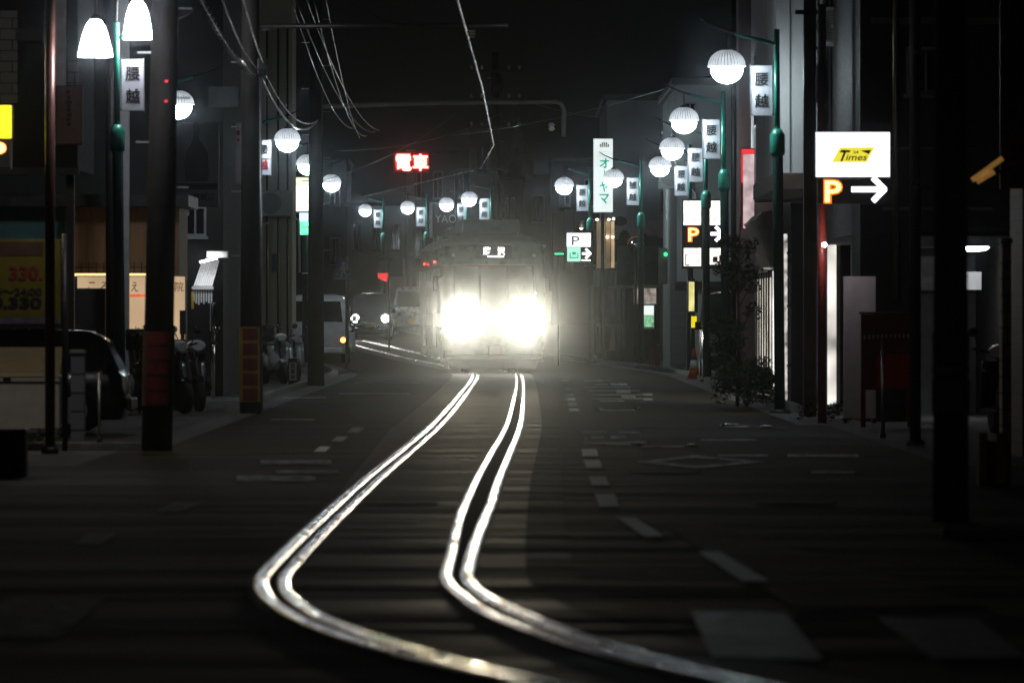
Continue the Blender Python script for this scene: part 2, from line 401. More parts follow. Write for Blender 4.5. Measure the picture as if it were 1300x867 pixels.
# ------------------------------------------------------------------ street lamps
CHARS = '腰越'
def ribbed(name, ax):                                 # frosted ribbed glass cap, globe light painted in as emission fading upward
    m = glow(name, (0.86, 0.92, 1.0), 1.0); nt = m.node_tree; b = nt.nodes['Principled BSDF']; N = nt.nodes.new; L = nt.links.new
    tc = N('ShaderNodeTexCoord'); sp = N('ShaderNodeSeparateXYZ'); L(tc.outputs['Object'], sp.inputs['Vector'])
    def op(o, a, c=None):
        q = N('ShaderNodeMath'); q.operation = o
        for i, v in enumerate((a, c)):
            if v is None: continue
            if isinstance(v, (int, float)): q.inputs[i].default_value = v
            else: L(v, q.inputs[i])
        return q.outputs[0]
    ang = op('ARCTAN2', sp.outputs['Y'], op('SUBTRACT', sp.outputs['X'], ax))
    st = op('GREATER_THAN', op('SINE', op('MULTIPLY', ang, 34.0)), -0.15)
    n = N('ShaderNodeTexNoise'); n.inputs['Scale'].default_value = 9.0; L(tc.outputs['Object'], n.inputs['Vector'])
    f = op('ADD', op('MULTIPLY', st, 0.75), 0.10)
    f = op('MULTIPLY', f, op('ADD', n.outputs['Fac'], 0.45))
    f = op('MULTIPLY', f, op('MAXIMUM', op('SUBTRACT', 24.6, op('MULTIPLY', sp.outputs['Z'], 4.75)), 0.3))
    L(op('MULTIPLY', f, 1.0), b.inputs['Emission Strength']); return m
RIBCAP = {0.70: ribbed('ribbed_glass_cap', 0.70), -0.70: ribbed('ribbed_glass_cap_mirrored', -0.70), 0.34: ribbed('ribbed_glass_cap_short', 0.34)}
def street_lamp(X, Y, label, arm_dir, bell=False, red=False, banner=True, reach=0.70):
    z0 = gz(Y); t = thing('street_lamp', (X, Y, z0), label, 'street lamp', 'globe lamps lining the street', world=False, rz=random.uniform(-0.06, 0.06)); d = arm_dir; t.rotation_euler[1] = random.uniform(-0.012, 0.012)
    MB().lathe([(0.075, 0), (0.075, 3.72), (0.068, 3.74)], n=12).build('lower_pole', DGREEN, t)
    MB().lathe([(0.09, 3.60), (0.105, 3.64), (0.105, 3.88), (0.06, 3.97)], n=12).build('collar', GREEN, t)
    MB().tube([(0, 0, 3.9), (0, 0, 5.36)], 0.042, 10).build('upper_pole', GREEN, t)
    MB().lathe([(0.16, 0.0), (0.16, 0.03), (0.09, 0.06)], n=12).build('base_plate', STEEL, t)
    a = MB().tube([(0, 0, 5.15), (d*0.30, 0, 5.23), (d*0.58, 0, 5.30)], 0.028, 8)
    a.build('arm', GREEN, t)
    MB().tube([(d*0.56, 0, 5.295), (d*0.74, 0, 5.35), (d*0.95, 0, 5.44), (d*1.06, 0, 5.52)], [0.02, 0.016, 0.013, 0.009], 8).build('arm_tip', STEEL, t)
    lx = d*(0.29 if bell else reach)
    if not bell: MB().tube([(lx, 0, 5.335), (lx, 0, 5.1)], 0.012, 6).build('hanger', STEEL, t)
    else: MB().tube([(0, 0, 5.3), (0.02, 0, 5.75), (0.12, 0, 5.95), (0.24, 0, 5.93), (lx, 0, 5.8), (lx, 0, 5.66)], 0.012, 8).build('curved_hanger', STEEL, t)
    if bell:
        prof = [(0.02, 5.12), (0.065, 5.11), (0.11, 5.05), (0.15, 4.93), (0.178, 4.78), (0.197, 4.62), (0.20, 4.59), (0.185, 4.60)]
        MB().lathe(prof, (lx, 0, 0.54), 24).build('bell_shade', BELLG, t)
        MB().lathe([(0.05, 5.10), (0.06, 5.16), (0.02, 5.2)], (lx, 0, 0.54), 12).build('shade_cap', STEEL, t)
    else:
        g = MB().ball((lx, 0, 4.80), 0.222, 24, 12, 0.86); g.build('globe', LAMPG, t)
        c = MB(); prof = [(0.258, 4.838), (0.272, 4.84), (0.272, 4.856), (0.262, 4.86)]+[(0.262*math.cos(e), 4.86+0.225*math.sin(e)) for e in [PI/2*j/9 for j in range(1, 9)]]
        c.lathe(prof, (lx, 0, 0), 36); c.build('ribbed_cap', RIBCAP[d*reach], t)
        MB().lathe([(0.075, 5.075), (0.07, 5.095), (0.03, 5.12)], (lx, 0, 0), 16).build('cap_fitting', STEEL, t)
    if banner:
        x0, x1 = sorted((d*0.06, d*0.37)); y = 0.10
        p = MB().box(x0, x1, y, y+0.03, 4.16, 4.86, 0.004).build('banner', BANNER, t)
        f = MB()
        for u in (x0-0.008, x1-0.007): f.box(u, u+0.015, y-0.006, y+0.036, 4.14, 4.88)
        f.build('banner_frame', GALV, p)
        l = MB(); letters(l, CHARS[0], x0+0.06, x1-0.06, 4.575, 4.76, y-0.001, 0.012); l.build('lettering', RED if red == 2 else INK, p)
        l = MB(); letters(l, CHARS[1], x0+0.06, x1-0.06, 4.275, 4.46, y-0.001, 0.012); l.build('lettering', RED if red else INK, p)  # red reflection of the tram sign put into the character's colour
        for zz in (4.84, 4.18): MB().tube([(0, y+0.01, zz), (d*0.07, y+0.015, zz)], 0.012, 6).build('banner_bracket', STEEL, t)
    return t
LAMPS = [(990, 88, -1, 'globe street lamp in front of the tall pale lit wall, largest on the right side', {}),
         (922, 112, -1, 'globe street lamp beside the brown column, second nearest on the right side', {}),
         (897, 131, -1, 'globe street lamp just above and left of the split white parking sign', {}),
         (876, 147, -1, 'globe street lamp whose lamp overlaps its nearer neighbour on the left', {}),
         (814, 161, -1, 'globe street lamp whose lamp overlaps the tall green lettered sign', {}),
         (751, 172, -1, 'globe street lamp standing just left of the tall green lettered sign', {}),
         (622, 200, -1, 'globe street lamp right of the brown shop board, above the tram', {}),
         (594, 216, -1, 'globe street lamp whose banner hangs before the brown shop board', {}),
         (540, 230, -1, 'globe street lamp under the red lettered sign, left of the brown shop board', {}),
         (487, 245, -1, 'farthest and leftmost small globe street lamp down the bending street', {})]
for px, Y, d, lab, kw in LAMPS: street_lamp(PX(px, Y), Y, lab, d, **kw)
street_lamp(PX(153, 86), 86, 'street lamp with glowing white bell shade over a banner with two black characters', 1, bell=True)
street_lamp(PX(202, 104), 104, 'globe street lamp half hidden behind the thick near left utility pole', 1, banner=False, reach=0.34)
street_lamp(PX(323, 125), 125, 'globe street lamp on the left side whose banner has one character reddened by painted sign light', 1, red=1)
street_lamp(PX(350, 145), 145, 'globe street lamp on the left between the two slimmer utility poles, black lettered banner', 1)
street_lamp(PX(387, 168), 168, 'globe street lamp on the left tangled behind cables and a utility pole', 1, banner=False)

# ------------------------------------------------------------------ utility poles
def step_bolts(mb, r, z0, z1, dz=0.45):
    k = 0; z = z0
    while z < z1:
        s = 1 if k % 2 else -1; mb.tube([(s*r*0.8, 0, z), (s*(r+0.13), 0, z)], 0.009, 5); z += dz; k += 1
def utility_pole(X, Y, r, h, label, wrap=None, bracket=None, bands=()):
    t = thing('utility_pole', (X, Y, gz(Y)), label, 'utility pole', 'utility poles', world=False)
    MB().lathe([(r, -0.05), (r*0.82, h*0.6), (r*0.7, h)], n=20).build('shaft', POLE, t)
    b = MB(); step_bolts(b, r*0.9, 2.2, h-0.5); b.build('step_bolts', GALV, t)
    if wrap:
        z0, z1, cm, bm_, n = wrap
        w = MB().lathe([(r+0.006, z0), (r+0.006, z1)], n=20, cap=False).build('warning_wrap', cm, t)
        g = MB(); hh = (z1-z0)/n
        for k in range(n):
            za, zb = z0+hh*(k+0.1), z0+hh*(k+0.9)
            for a0 in (-90,):
                for q in range(6):
                    a, c = math.radians(a0-40+80*q/6), math.radians(a0-40+80*(q+1)/6); R = r+0.010
                    g.slab([(R*math.cos(a), R*math.sin(a), za), (R*math.cos(c), R*math.sin(c), za), (R*math.cos(c), R*math.sin(c), zb), (R*math.cos(a), R*math.sin(a), zb)], (0, 0.004, 0))
        g.build('wrap_block', bm_, w)
    for z0, z1, m in bands: MB().lathe([(r+0.005, z0), (r+0.006, z1)], n=20, cap=False).build('sheet_band', m, t)
    if bracket:
        z, L = bracket
        MB().tube([(0, 0, z), (L, 0, z+0.02)], 0.035, 8).build('bracket_arm', STEEL, t)
        MB().tube([(r*0.7, 0, z+0.9), (L*0.55, 0, z+0.04)], 0.012, 6).build('stay_rod', STEEL, t)
        i = MB()
        for k in range(3): i.lathe([(0.02, -0.04*k-0.05), (0.055, -0.04*k-0.06), (0.02, -0.04*k-0.085)], (L*0.86, 0, z), 10)
        i.build('insulator', STONE, t)
    return t
YEL = mat('dull_yellow', (0.32, 0.22, 0.02), 0.6, var=0.25); DRED = mat('dull_dark_red', (0.16, 0.018, 0.012), 0.6, var=0.3)
BRN = mat('dull_brown', (0.08, 0.035, 0.015), 0.7, var=0.3)
p = utility_pole(PX(199, 63.4), 63.4, 0.155, 9.5, 'thick dark utility pole with a faded brown wrap, nearest on the left', (0.45, 1.20, BRN, DRED, 5))
p.rotation_euler = (0, 0.019, 0)
for zz in (3.70, 3.50):
    MB().box(0.02, 0.05, -0.165, -0.14, zz, zz+0.02).build('indicator_light', glow('tiny_red_light', (1, 0.04, 0.05), 1.2), p)
p = utility_pole(PX(318, 88), 88, 0.15, 9.5, 'utility pole with a yellow and red warning wrap near its foot', (0.16, 1.21, YEL, DRED, 5), (5.4, 3.6))
MB().box(0.10, 0.24, -0.2, -0.06, 4.72, 4.95, 0.02).build('junction_box', BLACK, p); MB().tube([(0.16, -0.05, 0), (0.14, -0.05, 4.7)], 0.02, 6).build('conduit', GALV, p)
utility_pole(PX(401, 123), 123, 0.165, 9.5, 'plain dark utility pole standing before the white van', None, None)
utility_pole(PX(1207, 41.7), 41.7, 0.12, 8.0, 'very dark wide pole nearest on the right with pale paper bands', None, None,
             ((0.98, 1.02, STONE), (1.05, 1.24, mat('blue_grey_sheet', (0.06, 0.085, 0.11), 0.5, var=0.3)), (0.72, 0.93, MATS['blue_grey_sheet'])))
def crossarms(t, zs, w):
    b = MB()
    for z in zs: b.box(-w, w, -0.16, -0.07, z, z+0.09)
    b.build('crossarm', STEEL, t); b = MB()
    for z in zs:
        for u in (-0.9, -0.5, 0.5, 0.9): b.lathe([(0.03, z+0.09), (0.05, z+0.14), (0.045, z+0.2), (0.02, z+0.24)], (u*w, -0.115, 0), 8)
    b.build('insulator', WHITE, t)
t = utility_pole(PX(629, 224), 224, 0.18, 10.3, 'tall far utility pole with crossarms rising behind the tram'); crossarms(t, (7.6, 8.6, 9.6), 0.95)
MB().tube([(0.1, -0.2, 8.9), (0.1, -0.2, 9.5)], 0.17, 12).build('transformer', STEEL, t)
t = thing('trolley_wire_mast', (PX(398, 150), 150, gz(150)), 'steel mast with a long bent arm reaching over the tram wire', 'mast', world=False)
MB().lathe([(0.11, 0), (0.09, 7.0)], n=12).build('post', STEEL, t)
L = PX(716, 150)-PX(398, 150)
MB().tube([(0, 0, 6.33), (L*0.5, 0, 6.42), (L-0.2, 0, 6.45), (L-0.06, 0, 6.39), (L, 0, 6.25), (L, 0, 5.62)], 0.055, 8).build('bent_arm', mat('grey_pipe', (0.2, 0.2, 0.19), 0.5, var=0.2), t)
MB().lathe([(0.03, 5.45), (0.09, 5.5), (0.05, 5.56), (0.09, 5.6), (0.03, 5.65)], (L-0.3, 0, 0.3), 10).build('insulator', WHITE, t)

def slim_pole(name, X, Y, r, h, m, label, cat='pole', extra=None):
    t = thing(name, (X, Y, gz(Y)), label, cat, world=False)
    MB().lathe([(r, 0), (r*0.95, h)], n=12).build('post', m, t)
    MB().lathe([(r*1.7, 0), (r*1.7, 0.04), (r*1.1, 0.07)], n=12).build('foot', STEEL, t)
    if extra: extra(t)
    return t
def gooseneck(t):
    MB().tube([(0.03, 0, 5.2), (0.2, 0, 5.4), (0.4, 0, 5.35), (0.47, 0, 5.1), (0.46, 0, 4.55), (0.475, 0, 4.25)], 0.012, 8).build('curved_arm', STEEL, t)
    prof = [(0.02, 4.27), (0.055, 4.255), (0.09, 4.20), (0.125, 4.10), (0.15, 4.0), (0.166, 3.92), (0.168, 3.905), (0.155, 3.91)]
    MB().lathe(prof, (0.445, 0, 0), 24).build('bell_shade', BELLG, t)
    MB().lathe([(0.045, 4.25), (0.05, 4.29), (0.015, 4.33)], (0.445, 0, 0), 12).build('shade_cap', STEEL, t)
slim_pole('street_lamp', PX(63.5, 62), 62, 0.05, 5.3, mat('reddish_brown_steel', (0.09, 0.04, 0.03), 0.35, metal=0.3, var=0.2),
          'slim reddish pole with a glowing bell shade hanging on a curved arm, far left', 'street lamp', gooseneck)
def cross(t): MB().box(-0.2, 0.19, -0.1, -0.04, 5.42, 5.48).build('crosspiece', STEEL, t)
t = thing('square_post', (PX(1028, 85), 85, 0), 'dark brown square post with a short crosspiece before the pale wall', 'post', world=False)
MB().box(-0.085, 0.085, -0.085, 0.085, 0, 9).build('post', mat('dark_brown_steel', (0.05, 0.03, 0.022), 0.5, var=0.3), t); cross(t)
slim_pole('drain_pole', PX(1162, 66), 66, 0.06, 8.0, BLACK, 'slim black pole right of the dark red notice board')
slim_pole('steel_post', PX(1121, 70), 70, 0.022, 1.10, GALV, 'short thin bare steel post in front of the dark red notice board', 'post')
t = thing('steel_column', (PX(157, 90), 90, 0), 'pale grey square steel column left of the thick near pole', 'column', world=False)
MB().box(-0.08, 0.08, -0.08, 0.08, 0, 6.2, 0.008).build('column', mat('pale_grey_steel', (0.4, 0.42, 0.44), 0.45, var=0.15), t)
MB().box(-0.14, 0.14, -0.14, 0.14, 0, 0.03).build('base_plate', STEEL, t)
slim_pole('support_pole', PX(142, 89), 89, 0.088, 7.5, BLACK, 'wide black round pole just left of the pale grey steel column')

# ------------------------------------------------------------------ overhead wires
WIRE = mat('wire_copper', (0.75, 0.72, 0.68), 0.28, metal=1.0, var=0.1)
CABLE = mat('cable_sheath', (0.03, 0.03, 0.03), 0.35, var=0.2, coat=0.2)
MESSENGER = mat('steel_strand', (0.4, 0.38, 0.36), 0.3, metal=1.0, var=0.2)
b = MB().tube([(-1.3, 25, 5.0), (-0.80, 45, 5.0), (-0.63, 72.6, 5.0), (-0.475, 100, 5.0), (-0.385, 134, 5.0), (-0.78, 156, 5.02), (-1.9, 172, 5.15), (-5.2, 222, 5.6)], 0.014, 6)
b.tube([(-0.652, 69.4, 5.0), (-0.645, 70.4, 5.0)], 0.028, 6); b.tube([(-0.64, 71.3, 5.0), (-0.632, 72.2, 5.0)], 0.024, 6)
tag(b.build('trolley_wire', WIRE), 'bright single tram wire running down the middle above the track', 'wire')
def span(a, c, sag, r, m, label, spiral=0.0, n=26):
    a, c = Vector(a), Vector(c); pts = []
    for i in range(n+1):
        t = i/n; p = a.lerp(c, t); p.z -= 4*sag*t*(1-t); pts.append(p)
    b = MB().tube(pts, r, 6)
    if spiral:
        q = []
        L = (c-a).length; N = int(L*14)
        for i in range(N+1):
            t = i/N; p = a.lerp(c, t); p.z -= 4*sag*t*(1-t); ang = t*L*2*PI/0.9
            q.append(p+Vector((math.cos(ang)*spiral, 0, math.sin(ang)*spiral)))
        b.tube(q, 0.006, 5)
    return tag(b.build('overhead_cable', m), label, 'cable', 'overhead cables')
P1 = Vector((PX(199, 63.4), 63.4, 0)); P2 = Vector((PX(318, 88), 88, 0)); P3 = Vector((PX(401, 123), 123, 0))
span(P1+Vector((0.25, 0, 4.93)), P2+Vector((0.05, -0.15, 4.72)), 0.16, 0.014, CABLE, 'thick spiral bound cable between the two nearest left poles, lowest of them', 0.035)
span(P1+Vector((0.48, 0, 5.1)), P2+Vector((0.1, -0.15, 4.80)), 0.20, 0.012, CABLE, 'middle one of three cables between the two nearest left poles')
span(P1+Vector((0.72, 0, 5.15)), P2+Vector((0.18, -0.15, 4.88)), 0.10, 0.011, MESSENGER, 'uppermost bright strand between the two nearest left poles')
span(P2+Vector((0.15, 0.1, 4.85)), P3+Vector((0.05, -0.2, 5.18)), 0.34, 0.009, MESSENGER, 'bright cable sagging between the second and third left poles')
span(P2+Vector((0.12, 0.1, 4.75)), P3+Vector((0.0, -0.2, 5.12)), 0.38, 0.02, CABLE, 'dark thick cable sagging between the second and third left poles')
end = Vector((PX(476, 166), 166, PZ(168, 166)))
for i, (sx, sz, ex, ez, sg, m) in enumerate(((375, 0, 0, 0, 0.5, CABLE), (386, -8, 0.12, 0.05, 0.45, MESSENGER), (397, -4, -0.22, -0.1, 0.55, CABLE),
                                             (412, -10, -0.4, -0.15, 0.3, MESSENGER), (368, -6, -0.55, 0.1, 0.5, CABLE))):
    s = Vector((PX(sx, 88), 88, PZ(sz, 88)))
    span(s, end+Vector((ex, 0, ez)), sg, 0.006, m, ['dark strand leftmost in the fan of cables high over the left lane', 'bright strand second in the fan of cables high over the left lane',
         'dark strand in the middle of the fan of cables over the left lane', 'bright strand rightmost in the fan of cables over the left lane', 'dark strand falling lowest out of the fan of cables'][i])
span((-4.4, 150, 5.3), (0.6, 224, 9.2), 0.5, 0.012, CABLE, 'dim cable rising from the left towards the tall far pole')
span((-5.0, 158, 4.7), (-2.0, 224, 8.6), 0.3, 0.012, CABLE, 'dim lower cable slanting up behind the red lettered sign')
span((0.6, 224, 9.0), (7, 180, 7.6), 0.6, 0.012, CABLE, 'dim cable from the tall far pole to the roofs on the right')
span((-1.9, 200, 7.1), (5, 150, 7.2), 0.2, 0.012, CABLE, 'dim level cable crossing above the tall green lettered sign')
span((4.3, 96.8, 4.3), (5.3, 84, 4.2), 0.08, 0.006, CABLE, 'thin cable drooping in front of the tall pale wall')

# ------------------------------------------------------------------ the tram
TGREEN = mat('tram_green_paint', (0.03, 0.11, 0.06), 0.3, var=0.1, coat=0.4); TCREAM = mat('tram_cream_paint', (0.16, 0.15, 0.11), 0.35, var=0.08, coat=0.3)
TROOF = mat('tram_roof_grey', (0.16, 0.165, 0.16), 0.6, var=0.2)
HEAD = glow('headlight_lens', (1.0, 0.97, 0.9), 150.0)
tram = thing('tram', (-0.43, 149, gz(149)), 'oncoming tram with two blazing headlights and a lit destination display', 'tram', world=False, rz=0.056)
def tl(zs):
    out = []
    for z in zs:
        hw = 1.18+0.06*min(1, (z-0.35)/0.5) if z < 2.3 else 1.24-0.05*(z-2.3) if z <= 3.0 else {3.12: 1.12, 3.24: 0.92, 3.32: 0.6}[z]
        y0 = 0.10-0.08*min(1, (z-0.35)/0.6) if z < 1.3 else 0.02+0.09*(z-1.3) if z <= 3.0 else {3.12: 0.28, 3.24: 0.55, 3.32: 1.0}[z]
        out.append(rrect(hw, y0, 12.7-y0, 0.32 if z <= 3.0 else 0.45, z, 5))
    return out
MB().loft(tl((0.36, 0.55, 0.8, 1.12)), cap=True).build('lower_body', TGREEN, tram)
MB().loft(tl((1.121, 1.5, 2.0, 2.58)), cap=False).build('window_band', TCREAM, tram)
MB().loft(tl((2.581, 2.8, 3.0)), cap=False).build('upper_band', TGREEN, tram)
MB().loft(tl((3.001-0.001, 3.12, 3.24, 3.32)), cap=True).build('roof', TROOF, tram)
def fy(z): return 0.02+0.09*(z-1.3)
for x0, x1 in ((-0.92, -0.36), (-0.30, 0.30), (0.36, 0.92)):
    o = MB().slab([(x0, fy(1.55)-0.006, 1.55), (x1, fy(1.55)-0.006, 1.55), (x1, fy(2.52)-0.006, 2.52), (x0, fy(2.52)-0.006, 2.52)], (0, 0.02, 0)).build('windscreen', GLASS, tram)
    f = MB()
    for u in (x0-0.03, x1): f.slab([(u, fy(1.52)-0.014, 1.52), (u+0.03, fy(1.52)-0.014, 1.52), (u+0.03, fy(2.55)-0.014, 2.55), (u, fy(2.55)-0.014, 2.55)], (0, 0.03, 0))
    for z in (1.51, 2.52): f.slab([(x0, fy(z)-0.012, z), (x1, fy(z)-0.012, z), (x1, fy(z+0.03)-0.012, z+0.03), (x0, fy(z+0.03)-0.012, z+0.03)], (0, 0.03, 0))
    f.build('frame', BLACK, o)
    if x0 != -0.30:
        MB().tube([(x0+0.28, fy(1.55)-0.03, 1.55), (x0+0.15, fy(2.2)-0.03, 2.2)], 0.012, 6).build('wiper', BLACK, tram)
d = MB().box(-0.42, 0.42, 0.09, 0.16, 2.70, 3.02, 0.01).build('destination_box', BLACK, tram)
g = MB(); letters(g, '藤', -0.25, -0.07, 2.80, 2.985, 0.088, 0.03); letters(g, '沢', 0.09, 0.27, 2.80, 2.985, 0.088, 0.03); g.box(-0.14, 0.24, 0.083, 0.089, 2.745, 2.78)
g.build('display', glow('display_white', (0.95, 0.97, 1.0), 3.0), d)
for s in (-1, 1):
    h = MB().lathe([(0.20, 0.05), (0.20, -0.03), (0.165, -0.05), (0.155, -0.01)], (s*0.73, 0, 1.27), 24, 'y').build('headlight', CHROME, tram)
    MB().lathe([(0.15, -0.012), (0.14, -0.035), (0.07, -0.05)], (s*0.73, 0, 1.27), 24, 'y').build('lens', HEAD, h)
    MB().lathe([(0.07, 0.05), (0.07, -0.02), (0.05, -0.03)], (s*0.73, 0, 0.98), 16, 'y').build('tail_lamp', RED, tram)
    MB().tube([(s*1.0, 0.02, 1.2), (s*1.0, -0.03, 1.25), (s*1.0, 0.06, 2.3)], 0.015, 6).build('grab_rail', CHROME, tram)
    MB().tube([(s*1.2, 0.3, 2.3), (s*1.38, 0.1, 2.25)], 0.012, 6).build('mirror_arm', BLACK, tram)
    MB().box(s*1.38-0.06, s*1.38+0.06, 0.06, 0.12, 1.95, 2.3, 0.015).build('mirror', BLACK, tram)
MB().box(-1.15, 1.15, -0.06, 0.2, 0.30, 0.42, 0.02).build('bumper', STEEL, tram)
c = MB(); c.box(-0.09, 0.09, -0.45, 0.1, 0.46, 0.62, 0.02); c.box(-0.16, 0.16, -0.50, -0.40, 0.42, 0.68, 0.03); c.build('coupler', STEEL, tram)
MB().prism([(-1.0, 0.10), (1.0, 0.10), (1.1, 0.32), (-1.1, 0.32)], 0.15, 0.2).build('skirt', STEEL, tram)
for y in (1.6, 3.2, 9.4, 11.0):
    for s in (-1, 1): MB().lathe([(0.3, -0.05), (0.36, -0.06), (0.36, -0.03), (0.33, -0.02), (0.33, 0.06)], (s*0.565, y, 0.35), 20, 'x').build('wheel', STEEL, tram)
for y in (1.1, 8.9): MB().box(-0.95, 0.95, y, y+2.6, 0.28, 0.40, 0.02).build('bogie', BLACK, tram)
MB().box(-0.9, 0.9, 4.6, 8.2, 0.2, 0.36, 0.02).build('equipment_box', STEEL, tram)
for s in (-1, 1):
    for k in range(6):
        y0 = 0.9+1.95*k; door = k in (1, 4)
        z0 = 0.62 if door else 1.42
        o = MB().slab([(s*1.245, y0, z0), (s*1.245, y0+1.3, z0), (s*1.232, y0+1.3, 2.45), (s*1.232, y0, 2.45)], (-s*0.02, 0, 0)).build('door' if door else 'side_window', GLASS, tram)
        f = MB()
        for u in (y0-0.04, y0+0.63, y0+1.3): f.box(s*1.252-0.008, s*1.252+0.008, u, u+0.04, z0, 2.45)
        f.box(s*1.252-0.008, s*1.252+0.008, y0, y0+1.3, 2.45, 2.49)
        f.build('frame', GALV, o)
        if door: MB().lathe([(0.03, -0.02), (0.03, 0.02)], (s*1.25, y0+0.65, 2.66), 10, 'x').build('door_lamp', glow('red_door_lamp', (1, 0.05, 0.04), 5.0), tram)
    MB().box(s*1.24-0.03, s*1.24+0.03, 0.6, 12.1, 2.98, 3.05).build('rain_gutter', GALV, tram)
MB().box(-0.70, 0.70, 1.6, 4.4, 3.33, 3.66, 0.06).build('air_conditioner', TROOF, tram)
MB().box(-0.62, 0.62, 8.2, 10.8, 3.33, 3.60, 0.06).build('air_conditioner', TROOF, tram)
b = MB(); b.box(-0.8, 0.8, 5.2, 5.3, 3.34, 3.48); b.box(-0.8, 0.8, 6.9, 7.0, 3.34, 3.48)
for s in (-1, 1):
    b.tube([(s*0.55, 5.25, 3.5), (s*0.62, 6.6, 4.2), (s*0.4, 6.1, 4.93)], 0.02, 6); b.tube([(s*0.55, 6.95, 3.5), (s*0.62, 5.6, 4.2), (s*0.4, 6.1, 4.93)], 0.02, 6)
b.tube([(-0.75, 6.1, 4.86), (-0.5, 6.1, 4.96), (0.5, 6.1, 4.96), (0.75, 6.1, 4.86)], 0.025, 6)
b.build('pantograph', STEEL, tram)
for x, z in ((-0.95, 2.78), (0.95, 2.78)): MB().lathe([(0.05, 0.2), (0.05, 0.1), (0.03, 0.09)], (x, 0, z), 12, 'y').build('marker_lamp', WHITE, tram)

# ------------------------------------------------------------------ road vehicles
ORANGE_L = glow('orange_signal_lit', (1.0, 0.32, 0.06), 8.0); TAIL = mat('tail_lens', (0.35, 0.01, 0.01), 0.2, var=0.1)
LENS = mat('clear_lens', (0.6, 0.62, 0.65), 0.1, var=0.1, spec=0.8); CARL = glow('car_headlight', (1.0, 0.97, 0.88), 60.0); TAILON = glow('tail_lit', (1.0, 0.03, 0.03), 2.5)
def vehicle(name, X, Y, rz, label, cat, paint, rings, belt, roof, wheels, hl=None, tl_=None, plate=(1, 1), lit=False, signal=None, mirror=True, dz=0.0):
    """rings: (z, y front, y back, half width); the front looks along -Y"""
    t = thing(name, (X, Y, gz(Y)+dz), label, cat, world=False, rz=rz)
    MB().loft([rrect(hw, a, b, min(0.22, hw*0.25), z, 4) for z, a, b, hw in rings]).build('body', paint, t)
    def at(z):
        for p, q in zip(rings, rings[1:]):
            if p[0] <= z <= q[0]:
                f = (z-p[0])/(q[0]-p[0]); return [p[i]+(q[i]-p[i])*f for i in range(4)]
        return rings[-1]
    zb, zt = belt, roof; B, T = at(zb), at(zt); e = 0.012
    for i, s in ((1, -1), (2, 1)):
        k = 0.84
        MB().slab([(-B[3]*k, B[i]+s*e, zb), (B[3]*k, B[i]+s*e, zb), (T[3]*k, T[i]+s*e, zt), (-T[3]*k, T[i]+s*e, zt)], (0, -s*0.03, 0)).build('windscreen' if s < 0 else 'rear_window', GLASS, t)
    for s in (-1, 1):
        for f0, f1 in ((0.08, 0.48), (0.53, 0.93)):
            yb = [B[1]+(B[2]-B[1])*f for f in (f0, f1)]; yt = [T[1]+(T[2]-T[1])*f for f in (f0, f1)]
            MB().slab([(s*(B[3]+e), yb[0], zb), (s*(B[3]+e), yb[1], zb), (s*(T[3]+e), yt[1], zt), (s*(T[3]+e), yt[0], zt)], (-s*0.03, 0, 0)).build('side_window', GLASS, t)
    hw = rings[1][3]; R = wheels[2]
    for y in wheels[:2]:
        for s in (-1, 1):
            w = MB().lathe([(R*0.6, -0.09), (R, -0.085), (R*1.0, 0.085), (R*0.6, 0.09)], (s*(hw-0.085), y, R), 20, 'x').build('wheel', RUBBER, t)
            MB().lathe([(R*0.6, -0.01), (R*0.55, 0.012), (R*0.2, 0.02)], (s*(hw+0.006), y, R), 16, 'x').build('rim', GALV, w)
    lo = rings[2]
    if hl:
        for s in (-1, 1):
            h = MB().lathe([(hl[2]+0.03, 0.04), (hl[2]+0.03, -0.02), (hl[2], -0.03)], (s*hl[0], at(hl[1])[1], hl[1]), 18, 'y').build('headlight', LENS, t)
            MB().lathe([(hl[2]*0.9, -0.031), (hl[2]*0.6, -0.045)], (s*hl[0], at(hl[1])[1], hl[1]), 18, 'y').build('bulb', CARL if lit else LENS, h)
    if tl_:
        for s in (-1, 1):
            a = at(tl_[1]); x = s*tl_[0]
            MB().box(x-tl_[2], x+tl_[2], a[2]-0.02, a[2]+0.02, tl_[1]-tl_[3], tl_[1]+tl_[3], 0.01).build('tail_lamp', TAIL, t)
            if signal == s: MB().lathe([(0.075, 0.021), (0.05, 0.04)], (x, a[2], tl_[1]), 14, 'y').build('lit_signal', ORANGE_L, t)
    for s, on in ((-1, plate[0]), (1, plate[1])):
        if on:
            a = at(0.55); y = a[1] if s < 0 else a[2]
            MB().box(-0.165, 0.165, y+s*0.02-0.008, y+s*0.02+0.008, 0.47, 0.635).build('number_plate', PLATE, t)
    for s, i in ((-1, 1), (1, 2)):
        a = at(0.34); MB().box(-a[3]*0.86, a[3]*0.86, a[i]+s*0.03-0.03, a[i]+s*0.03+0.03, 0.27, 0.41, 0.02).build('bumper', BLACK if paint is not CARWHITE else CARWHITE, t)
    if mirror:
        for s in (-1, 1):
            yb = B[1]+0.18; m = MB(); m.tube([(s*B[3], yb, zb+0.03), (s*(B[3]+0.10), yb-0.02, zb+0.05)], 0.015, 6)
            m.box(s*(B[3]+0.12)-0.06, s*(B[3]+0.12)+0.06, yb-0.06, yb, zb, zb+0.17, 0.02); m.build('side_mirror', paint, t)
    return t
VAN = [(0.24, 0.05, 3.33, 0.69), (0.45, 0.0, 3.39, 0.735), (0.95, 0.04, 3.39, 0.735), (1.15, 0.30, 3.37, 0.725), (1.70, 0.75, 3.30, 0.66), (1.83, 0.95, 3.22, 0.58), (1.87, 1.2, 3.0, 0.4)]
